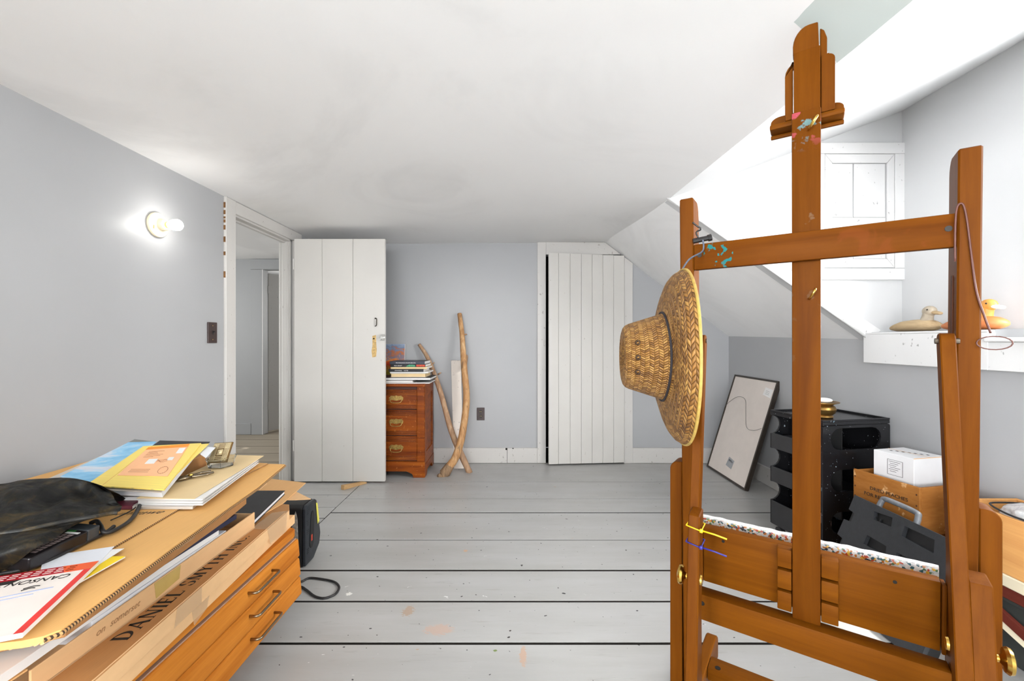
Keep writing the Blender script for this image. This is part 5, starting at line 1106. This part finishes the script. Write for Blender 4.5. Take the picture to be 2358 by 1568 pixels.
for dz in (-.04, .04):
    b = NB(); lathe(b, [(0, 0), (.003, 0), (.002, .001), (0, .001)], 10, axes((XL + .008, sw.y, sw.z + dz), (0, 1, 0), (0, 0, 1))); part('screw', b, 'antique_brass', sp)
lc = onX(360, 518, XL)
lm = thing('wall_lamp', 'lit bare bulb in a round cream porcelain socket on the left wall', 'lamp', lc)
plain('porcelain', (232, 220, 190), .25, var=.08, scale=30)
Mw = axes(lc, (0, 1, 0), (0, 0, 1))
Mw = Mw if (Mw.to_3x3() @ Vector((0, 0, 1))).x > 0 else Mw @ Matrix.Rotation(math.pi, 4, 'X')
b = NB(); lathe(b, [(0, .0003), (.058, .0003), (.060, .006), (.058, .013), (.050, .018), (.034, .022), (.029, .026), (.027, .044), (.022, .052), (.0, .052)], 36, Mw); part('socket_base', b, 'porcelain', lm, 'auto')
b = NB(); lathe(b, [(.0, .052), (.016, .052), (.0165, .058), (.015, .060)], 20, Mw); part('screw_collar', b, 'antique_brass', lm, 'auto')
for s in (-1, 1):
    b = NB(); box(b, s * .038 - .003, s * .038 + .003, -.009 + s * .018, .009 + s * .018, .0185, .0215, .002, 1, Mw); part('mounting_slot', b, 'antique_brass', lm)
g = G('bulb_glow'); g.b.inputs['Emission Color'].default_value = (1, .97, .92, 1); g.b.inputs['Emission Strength'].default_value = 23; g.out((.9, .9, .9), .4)
b = NB(); lathe(b, [(.0, .058), (.012, .060), (.016, .068), (.024, .078), (.026, .092), (.026, .108), (.020, .117), (0, .119)], 24, Mw); part('bulb', b, 'bulb_glow', lm, True)

# ================================================================ RIGHT SIDE
def holed(bm, outer, holes, M, th):
    """plate with holes: outlines in local x,y; thickness th along local -z"""
    t = NB(); es_ = []
    for lp_ in [outer] + holes:
        vs_ = [t.verts.new((x_, y_, 0)) for x_, y_ in lp_]; es_ += [t.edges.new((vs_[i], vs_[(i + 1) % len(vs_)])) for i in range(len(vs_))]
    bmesh.ops.triangle_fill(t, edges=es_, use_beauty=True)
    ex_ = bmesh.ops.extrude_face_region(t, geom=t.faces[:]); bmesh.ops.translate(t, vec=(0, 0, -th), verts=[v for v in ex_['geom'] if isinstance(v, bmesh.types.BMVert)])
    bmesh.ops.recalc_face_normals(t, faces=t.faces)
    return merge(bm, t, M)
def pill(x0, x1, y0, y1, k=8):
    r = (y1 - y0) / 2; c = (y0 + y1) / 2
    return [(x1 - r + r * math.cos(R(a)), c + r * math.sin(R(a))) for a in [-90 + 180 * i / k for i in range(k + 1)]] + [(x0 + r + r * math.cos(R(a)), c + r * math.sin(R(a))) for a in [90 + 180 * i / k for i in range(k + 1)]]
def rrect(x0, x1, y0, y1, r=.01, k=3):
    o = []
    for cx_, cy_, a0 in ((x1 - r, y0 + r, -90), (x1 - r, y1 - r, 0), (x0 + r, y1 - r, 90), (x0 + r, y0 + r, 180)):
        o += [(cx_ + r * math.cos(R(a0 + 90 * i / k)), cy_ + r * math.sin(R(a0 + 90 * i / k))) for i in range(k + 1)]
    return o
# picture frame leaning back to front against the knee wall
plain('frame_bronze', (70, 62, 56), .35, .6); plain('backing_paper', (226, 216, 208), .75, var=.03, scale=12); plain('wire_grey', (110, 108, 106), .35, .9); plain('silver_label', (158, 160, 164), .4)
pf = thing('picture_frame', 'thin dark picture frame leaning with its white paper back outward on the knee wall', 'frame', (1.80, 3.42, 0))
FM = axes((1.700, 3.722, .004), (0, -1, 0), (.245, 0, .80)); FW, FH = .608, .836
for x0, x1, y0, y1 in ((0, .014, 0, FH), (FW - .014, FW, 0, FH), (.0142, FW - .0142, 0, .014), (.0142, FW - .0142, FH - .014, FH)):
    b = NB(); box(b, x0, x1, y0, y1, -.028, .004, .0015, 1, FM); part('frame_bar', b, 'frame_bronze', pf)
b = NB(); box(b, .0145, FW - .0145, .0145, FH - .0145, -.006, -.002, 0, 1, FM); part('backing', b, 'backing_paper', pf)
b = NB(); tube(b, smoothpath([FM @ Vector(p) for p in ((.010, .545, .006), (.06, .60, .004), (.16, .655, .003), (.27, .645, .003), (.33, .55, .003), (.40, .44, .003), (.50, .435, .003), (.59, .47, .006))], 6), .0014, 5); part('hanging_wire', b, 'wire_grey', pf, True)
b = NB(); prism(b, [FM @ Vector(p) for p in ((.27, .095, -.0018), (.36, .085, -.0018), (.37, .155, -.0018), (.285, .168, -.0018))], (-.0008, 0, .0003)); part('silver_sticker', b, 'silver_label', pf, label='small silver framer label')
b = NB(); text(b, 'SMITH', .022, FM @ axes((.292, .138, -.0005), (1, -.13, 0), (0, 1, 0)), 0, .0003); o = part('sticker_lettering', b, 'print_black', pf)
b = NB(); prism(b, [FM @ Vector(p) for p in ((.47, .715, -.0018), (.57, .700, -.0018), (.575, .765, -.0018), (.48, .775, -.0018))], (-.0008, 0, .0003)); part('paper_label', b, 'paper_white', pf, label='white paper label in the corner')
b = NB()
for i in range(3): tube(b, [FM @ Vector((.50, .750 - i * .012, 0)), FM @ Vector((.545, .745 - i * .012, 0))], .001, 4)
o = part('label_lines', b, 'silver_label', pf); o['kind'] = 'stuff'
# black storage trolley
g = G('trolley_black'); k = g.noise(scale=5, det=3); col = g.ramp(k, [(.3, (20, 20, 22)), (.7, (30, 30, 33))])
for loc_, sc_, c_, lo in (((0, 0, 0), 60, (150, 160, 166), .73), ((4, 2, 1), 30, (90, 110, 120), .73), ((8, 2, 5), 110, (170, 176, 180), .725)): col = g.mix(g.thr(g.noise(g.map(loc=loc_), sc_, 2), lo, lo + .02), col, lin(c_))
g.out(col, .22); plain('trolley_matte', (44, 44, 46), .45, var=.1); plain('trolley_inside', (8, 8, 9), .6)
th_ = R(10); TO = Vector((1.540, 2.113, 0)); tw, td = .40, .34
TR = Matrix.Translation(TO) @ Matrix.Rotation(th_, 4, 'Z')         # local x along the pill-hole face, y to the back, z up
tr_ = thing('storage_trolley', 'black plastic artist trolley with pill-shaped openings and side trays under the brass pot', 'trolley', TO + Vector((.15, .2, 0)))
b = NB(); box(b, 0, tw, 0, td, .676, .694, .003, 2, TR)
for x0, x1, y0, y1 in ((0, tw, 0, .008), (0, tw, td - .008, td), (0, .008, .008, td - .008), (tw - .008, tw, .008, td - .008)): box(b, x0, x1, y0, y1, .694, .704, .001, 1, TR)
part('top_tray', b, 'trolley_black', tr_)
FZ = axes((0, 0, 0), (1, 0, 0), (0, 0, 1))
b = NB(); holed(b, rrect(0, tw, .060, .675, .012), [pill(.045, .345, z0, z0 + .108) for z0 in (.553, .345, .135)], TR @ Matrix.Translation((0, 0, 0)) @ FZ, .010)
part('pierced_panel', b, 'trolley_black', tr_)
b = NB(); 
semi = []
for zc_ in (.120 + .10, .335 + .10, .55 + .075): pass
outl = [(0, .06), (tw, .06), (tw, .675), (0, .675)]
for zc_ in (.622, .435, .245): outl += [(.056 * math.cos(R(a)), zc_ + .052 * math.sin(R(a))) for a in range(90, -91, -20)]
holed(b, outl, [], TR @ Matrix.Translation((0, td - .012, 0)) @ FZ, .010); part('rear_panel', b, 'trolley_black', tr_)
b = NB(); box(b, tw - .012, tw, .012, td - .024, .06, .675, 0, 1, TR); part('back_panel', b, 'trolley_black', tr_)
for i_, (z0, z1) in enumerate(((.060, .190), (.300, .385), (.490, .575))):
    t_ = NB(); box(t_, -.004, .004, .012, td - .0125, z0, z1, .001, 1, TR); box(t_, .0045, tw - .013, .0115, td - .024, z0, z0 + .006, 0, 1, TR); part('tray', t_, 'trolley_matte', tr_)
b = NB(); box(b, .12, .126, .0115, td - .024, .197, .674, 0, 1, TR); part('divider', b, 'trolley_inside', tr_)
for x_, y_ in ((.03, .04), (tw - .03, .04), (.03, td - .04), (tw - .03, td - .04)):
    b = NB(); tube(b, [TR @ Vector((x_ - .012, y_, .024)), TR @ Vector((x_ + .012, y_, .024))], .023, 14); box(b, x_ - .006, x_ + .006, y_ - .008, y_ + .008, .04, .0595, 0, 1, TR); part('caster', b, 'trolley_matte', tr_, 'auto')
plain('box_blue', (64, 160, 196), .35); plain('pink_card', (214, 180, 168), .7)
p0 = TR @ Vector((.065, .22, .4962)); b = NB(); box(b, -.045, .045, -.09, .06, 0, .072, .004, 2, Matrix.Translation(p0) @ Matrix.Rotation(th_, 4, 'Z')); 
bx_ = solo('blue_tub', b, 'box_blue', 'small blue plastic tub in the upper trolley tray', 'tub'); 
b = NB(); box(b, -.038, .038, -.083, .053, .0722, .0735, 0, 1, Matrix.Translation(p0) @ Matrix.Rotation(th_, 4, 'Z')); part('tub_lid', b, 'trolley_matte', bx_)
p0 = TR @ Vector((.055, .10, .0665)); b = NB(); box(b, -.035, .035, -.06, .04, 0, .135, .002, 1, Matrix.Translation(p0) @ Matrix.Rotation(.5, 4, 'Z')); solo('paper_packet', b, 'pink_card', 'pale pinkish paper packet in the lowest trolley tray', 'packet')
# brass pot with a white pebble
pc_ = Vector((1.640, 2.262, .6945)); pot = thing('brass_pot', 'small old brass pot on the black trolley top', 'pot', pc_)
plain('old_brass', (150, 116, 62), .32, .9, var=.3, scale=25)
b = NB(); lathe(b, [(0, 0), (.050, 0), (.054, .006), (.048, .014), (.060, .026), (.066, .045), (.060, .060), (.050, .068), (.060, .074), (.080, .080), (.080, .083), (.05, .077), (.0, .072)], 28, Matrix.Translation(pc_)); part('pot_body', b, 'old_brass', pot, 'auto')
b = NB(); ball(b, pc_ + Vector((.008, -.005, .0905)), (.042, .036, .013), 16); solo('white_pebble', b, 'paper_white', 'smooth white pebble lying on the brass pot', 'stone', smooth=True)
# stencilled fruit crate on a plain box
wood('crate_wood', (136, 84, 36), (176, 118, 60), 'x', .8, .6, spots=[((214, 170, 120), 18, .66, .72)])
wood('crate_wood_y', (136, 84, 36), (176, 118, 60), 'y', .8, .6, spots=[((214, 170, 120), 18, .66, .72)])
ang_ = math.atan2(-.266, .057); CA = Vector((1.600, 2.000, .30))
CM = axes(CA, (.21, -.978, 0), (.978, .21, 0)); flip = (CM.to_3x3() @ Vector((0, 0, 1))).z
CR = Matrix((Vector((.21, -.978, 0)), Vector((.978, .21, 0)), Vector((0, 0, 1)))).transposed().to_4x4(); CR.translation = CA    # x along printed side, y inwards, z up (left-handed is fine for boxes)
cl_, cw_, ch_ = .272, .282, .20
cr = thing('fruit_crate', 'old wooden fruit crate stencilled with black lettering, holding a white carton', 'crate', CA + Vector((.14, -.1, 0)))
b = NB(); box(b, 0, cl_, 0, .011, 0, ch_, .0015, 1, CR); sd_ = part('side_board', b, 'crate_wood_y', cr)
b = NB(); box(b, 0, cl_, cw_ - .011, cw_, 0, ch_, .0015, 1, CR); part('side_board', b, 'crate_wood_y', cr)
b = NB(); box(b, .0005, .012, .0115, cw_ - .0115, 0, ch_ - .004, .0015, 1, CR); part('end_board', b, 'crate_wood', cr)
b = NB(); box(b, cl_ - .012, cl_ - .0005, .0115, cw_ - .0115, 0, ch_ - .002, .0015, 1, CR); part('end_board', b, 'crate_wood', cr)
b = NB(); box(b, .0125, cl_ - .0125, .0115, cw_ - .0115, 0, .008, 0, 1, CR); part('bottom_board', b, 'crate_wood', cr)
tf_ = axes(CA + Vector((.21, -.978, 0)) * .075 + Vector((-.978, -.21, 0)) * .0008 + Vector((0, 0, .128)), (.21, -.978, 0), (0, 0, 1))
b = NB(); text(b, 'DRIED PEACHES', .0215, tf_, 0, .0003); o = part('stencil', b, 'print_black', sd_, label='black stencil reading DRIED PEACHES'); o['kind'] = 'stuff'
tf2 = axes(CA + Vector((.21, -.978, 0)) * .05 + Vector((-.978, -.21, 0)) * .0008 + Vector((0, 0, .098)), (.21, -.978, 0), (0, 0, 1))
b = NB(); text(b, 'FOR RELIEF', .0215, tf2, 0, .0003); o = part('stencil', b, 'print_black', sd_, label='black stencil reading FOR RELIEF'); o['kind'] = 'stuff'
for zz_ in (.03, .075, .12, .165):
    b = NB(); box(b, cl_ - .014, cl_ - .009, -.0006, .0006, zz_, zz_ + .007, 0, 1, CR); part('nail_mark', b, 'dark_slot', sd_)
    b = NB(); box(b, .006, .011, -.0006, .0006, zz_, zz_ + .007, 0, 1, CR); part('nail_mark', b, 'dark_slot', sd_)
b = NB(); box(b, .02, cl_ - .02, .02, cw_ - .03, -.30, -.0005, .002, 1, CR); solo('plain_box', b, 'crate_wood', 'plain wooden box standing under the stencilled fruit crate', 'box')
# white carton in the crate
plain('carton_white', (226, 226, 228), .55, var=.02)
WR = CR.copy(); WR.translation = CR @ Vector((.045, .060, .0085))
wc = thing('white_carton', 'white cardboard carton with a printed label standing in the fruit crate', 'box', WR.translation)
b = NB(); box(b, 0, .165, 0, .175, 0, .290, .0015, 1, WR); part('carton_body', b, 'carton_white', wc)
b = NB(); box(b, .1640, .1658, -.0006, .176, .288, .2906, 0, 1, WR); box(b, .0, .165, .086, .088, .2902, .2907, 0, 1, WR); part('flap_seam', b, 'card_light', wc)
b = NB()
for x0, x1, z0, z1 in ((.060, .122, .262, .2632), (.060, .122, .196, .1972), (.060, .0612, .196, .263), (.1208, .122, .196, .263)): box(b, x0, x1, -.0008, -.0002, z0, z1, 0, 1, WR)
for i in range(6): box(b, .066 + .004 * (i % 2), .112 - .008 * (i % 3), -.0008, -.0002, .254 - i * .0085, .2556 - i * .0085, 0, 1, WR)
o = part('printed_label', b, 'print_black', wc, label='thin-lined black printed label'); o['kind'] = 'stuff'
b = NB()
for i in range(7): box(b, .03 + i * .016, .040 + i * .016, .05 + .012 * i, .060 + .012 * i, .2902, .2906, 0, 1, WR)
o = part('top_print', b, 'print_black', wc, label='row of small black marks on the lid'); o['kind'] = 'stuff'
# black plastic tool case leaning on the crate
plain('case_black', (46, 48, 52), .5, var=.12, scale=60, bump=.2); plain('case_dark', (22, 23, 25), .55); plain('case_handle', (110, 114, 120), .4, var=.2, scale=50)
KM = axes((1.390, 1.935, .003), (-.03, -1, 0), (.160, 0, .400)); KN = KM.to_3x3() @ Vector((0, 0, 1))      # x towards the camera, y up the lean, z outwards (to the left)
def casept(x, y):
    d_ = Vector(((x - 1179) / F, 1, -(y - 784) / F)); c_ = Vector((0, 0, HC)); p_ = c_ + d_ * ((KM.translation - c_).dot(KN) / d_.dot(KN)); q_ = KM.inverted() @ p_; return (q_.x, q_.y)
tc = thing('tool_case', 'black moulded plastic tool case with a grey handle leaning on the fruit crate', 'case', (1.45, 1.70, 0))
b = NB(); box(b, .004, .486, .002, .428, -.062, -.016, .004, 2, KM); part('case_shell', b, 'case_dark', tc)
outc = [(0, 0), (.49, 0), (.49, .43), (.0, .43), (0, .36), (.035, .355), (.035, .315), (-.004, .31), (-.006, .235), (.030, .23), (.030, .185), (-.010, .18), (-.012, .10), (.026, .095), (.026, .05), (-.01, .045)]
hol = []
for qd in (((2013, 1177), (2055, 1192), (2052, 1213), (2012, 1196)), ((2083, 1211), (2152, 1243), (2150, 1274), (2076, 1234)), ((1997, 1232), (2041, 1258), (2038, 1280), (1988, 1252)), ((2065, 1272), (2120, 1300), (2116, 1325), (2060, 1290))):
    hol.append([casept(*q_) for q_ in qd])
def okh(h): return all(.02 < a < .47 and .02 < c < .415 for a, c in h)
hol = [h for h in hol if okh(h)] + [rrect(.06, .20, .05, .11, .012), rrect(.27, .42, .05, .11, .012)]
b = NB(); holed(b, outc, hol, KM, .016); part('moulded_face', b, 'case_black', tc)
hx = [casept(2013, 1177)[0] - .01, casept(2090, 1195)[0] + .01]
b = NB(); h0, h1 = .10, .275
tube(b, smoothpath([KM @ Vector(p) for p in ((h0, .425, -.030), (h0 + .004, .455, -.030), (h0 + .022, .468, -.030), (h1 - .022, .468, -.030), (h1 - .004, .455, -.030), (h1, .425, -.030))], 5), .0105, 10, True, 1.0); part('handle', b, 'case_handle', tc, True, 'grey carrying handle')
for x_ in (.125, .15):
    b = NB(); box(b, x_, x_ + .006, .345, .385, -.0155, -.006, .001, 1, KM); part('latch', b, 'case_dark', tc)
# pine drawer on the stacked boards, with a plastic bag and cord
wood('pine', (206, 144, 84), (234, 178, 112), 'y', .7, .5, spots=[((150, 70, 40), 7, .70, .76)])
px0, px1, py0, py1 = 1.690, 1.928, 1.02, 1.630
dk = thing('storage_chest', 'dark grey storage box low under the pine drawer', 'box', (1.81, 1.3, 0)); plain('grey_bin', (58, 60, 58), .5)
b = NB(); box(b, 1.700, 1.925, 1.03, 1.60, 0, .205, .004, 2); part('box_body', b, 'grey_bin', dk)
b = NB(); box(b, 1.690, 1.930, 1.02, 1.61, .2055, .218, .003, 2); part('box_lid', b, 'grey_bin', dk)
wood('maroon_wood', (86, 36, 30), (112, 54, 44), 'y', .8, .4, .2)
b = NB(); box(b, 1.686, 1.930, 1.02, 1.62, .2185, .258, .003, 1); solo('maroon_panel', b, 'maroon_wood', 'dark maroon wooden panel between the grey box and the cream board', 'panel')
plain('cream_paint', (236, 224, 196), .5, var=.05, scale=9)
b = NB(); box(b, 1.684, 1.930, 1.01, 1.625, .2585, .2995, .003, 1); solo('cream_board', b, 'cream_paint', 'thick cream painted board directly under the pine drawer', 'board')
pd = thing('pine_drawer', 'open pine drawer with a red knot, stacked on boards beside the fruit crate', 'drawer', ((px0 + px1) / 2, (py0 + py1) / 2, .30))
for nm, a in (('side_board', (px0, px0 + .014, py0, py1)), ('side_board', (px1 - .014, px1, py0, py1)), ('end_board', (px0 + .0145, px1 - .0145, py1 - .014, py1)), ('end_board', (px0 + .0145, px1 - .0145, py0, py0 + .014))):
    b = NB(); box(b, a[0], a[1], a[2], a[3], .3, .498, .002, 1); part(nm, b, 'pine', pd)
b = NB(); box(b, px0 + .0145, px1 - .0145, py0 + .0145, py1 - .0145, .3, .308); part('bottom_board', b, 'pine', pd)
b = NB(); box(b, px0 + .016, px1 - .016, py0 + .03, py1 - .06, .3085, .470, .006, 2); solo('grey_packet', b, 'grey_paper', 'pale wrapped packet filling the pine drawer', 'packet')
g = G('thin_plastic'); g.b.inputs['Alpha'].default_value = .55; k = g.noise(scale=30, det=4, dist=1); g.out(g.ramp(k, [(.4, (214, 216, 220)), (.6, (244, 245, 246))]), .15); g.bump(k, .8, .01)
b = NB(); t = NB(); bmesh.ops.create_icosphere(t, subdivisions=4, radius=1)
for v in t.verts:
    n_ = 1 + .16 * mnoise.noise(v.co * 2.2) + .06 * mnoise.noise(v.co * 6); v.co = Vector((v.co.x * .085 * n_, v.co.y * .12 * n_, max(-.015, v.co.z * .045 * n_)))
merge(b, t, Matrix.Translation((1.81, 1.44, .487))); pbag = solo('plastic_bag', b, 'thin_plastic', 'crumpled clear plastic bag lying on the pine drawer', 'bag', smooth=True)
b = NB(); text(b, 'GS', .05, axes((1.775, 1.40, .5335), (.8, -.5, 0), (.3, .9, .2)), 0, .0004); o = part('bag_print', b, 'print_black', pbag)
b = NB(); tube(b, [(1.800 + .105 * math.cos(R(a)), 1.455 + .120 * math.sin(R(a)), .506 + .004 * math.sin(R(3 * a))) for a in range(20, 340, 12)], .0032, 7); solo('cord_ring', b, 'cable_black', 'loop of black cord round the plastic bag on the pine drawer', 'cord', smooth=True)
# slanted frame mouldings in front of the grey box
b = NB(); FL = axes((1.632, 1.50, .004), (0, -1, 0), (.045, 0, .20)); 
fr_ = thing('frame_moulding', 'slanting dark frame moulding with a white edge propped on the grey box', 'frame', (1.64, 1.35, 0))
prism(b, [FL @ Vector(p) for p in ((0, .175, 0), (.45, .02, 0), (.45, .05, 0), (0, .205, 0))], (-.014, 0, .0), .001); part('moulding', b, 'maroon_wood', fr_)
b = NB(); prism(b, [FL @ Vector(p) for p in ((0, .150, 0), (.45, -.005 + .012, 0), (.45, .019, 0), (0, .174, 0))], (-.010, 0, .0), .001); part('white_edge', b, 'cream_paint', fr_)
# duck decoys on the dormer ledge
def loft(bm, secs, seg=16):
    rings = []
    for (c, hw, z0, z1) in secs:
        rings.append([bm.verts.new(Vector((c[0] + hw * math.cos(2 * math.pi * k / seg), c[1], (z0 + z1) / 2 + (z1 - z0) / 2 * math.sin(2 * math.pi * k / seg) * (1 if math.sin(2 * math.pi * k / seg) > 0 else .9)))) for k in range(seg)])
    for r0, r1 in zip(rings, rings[1:]):
        for k in range(seg): bm.faces.new([r0[k], r0[(k + 1) % seg], r1[(k + 1) % seg], r1[k]])
    bm.faces.new(rings[0]); bm.faces.new(rings[-1][::-1]); return bm
wood('decoy_wood', (150, 126, 94), (196, 174, 140), 'y', 1.2, .7, bump=.2)
g = G('decoy_rust'); k = g.noise(g.map((14, 4, 14)), 1, 4); col = g.ramp(k, [(.3, (176, 96, 48)), (.6, (206, 130, 74)), (.8, (196, 164, 110))]); x, y, z = g.xyz(); col = g.mix(g.math('GREATER_THAN', y, .112), col, lin((232, 228, 222))); g.out(col, .5)
plain('decoy_head_tan', (206, 140, 62), .5, var=.15, scale=40); plain('decoy_white', (232, 230, 226), .5, var=.06); plain('decoy_head_grey', (170, 158, 140), .6, var=.15, scale=40); plain('eye_black', (16, 14, 12), .2)
LZ = 1.1421
def duck(name, label, yt, yh, yf, X, zt, zhead, mbody, mhead, mbill):
    d_ = thing(name, label, 'duck decoy', (X, (yt + yf) / 2, LZ), group='duck decoys on the ledge')
    L0 = yt - yf; S = []
    for t_, hw, z0, z1 in ((0, .006, .018, .026), (.06, .022, .010, .034), (.18, .042, .003, .044), (.35, .055, 0, .056), (.55, .058, 0, .060), (.72, .056, 0, .060), (.86, .048, .002, .054), (.95, .032, .010, .044), (1, .010, .022, .032)): S.append(((X, yt - L0 * t_), hw, LZ + z0, LZ + z1 * (zt - LZ) / .060))
    b = NB(); loft(b, S, 20); bo = part('body', b, mbody, d_, True)
    b = NB(); zn = LZ + .045
    tube(b, smoothpath([(X, yh + .012, zn), (X, yh + .006, zn + .025), (X, yh, zhead - .030), (X, yh - .002, zhead - .012)], 4), [.030, .028, .026, .024, .0225, .022, .022, .022, .022, .021, .02, .018, .016][:13], 14); ball(b, (X, yh - .004, zhead - .026), (.024, .031, .026), 18); hd = part('head', b, mhead, d_, True)
    b = NB(); tube(b, smoothpath([(X, yh - .022, zhead - .032), (X, yh - .042, zhead - .037), (X, yh - .060, zhead - .040)], 4), [.016, .0155, .015, .0145, .014, .0135, .013, .012, .009], 10, True, .6); part('bill', b, mbill, hd, True)
    for s in (-1, 1):
        b = NB(); ball(b, (X + s * .0215, yh - .014, zhead - .020), .0035, 8); part('eye', b, 'eye_black', hd, True)
duck('duck_decoy', 'bare weathered wooden duck decoy on the dormer ledge', 2.275, 2.068, 2.015, 2.02, 1.204, 1.268, 'decoy_wood', 'decoy_head_grey', 'decoy_wood')
duck('duck_decoy', 'rusty orange painted duck decoy with a white forehead behind the easel post', 2.005, 1.812, 1.742, 2.02, 1.206, 1.276, 'decoy_rust', 'decoy_head_tan', 'decoy_white')
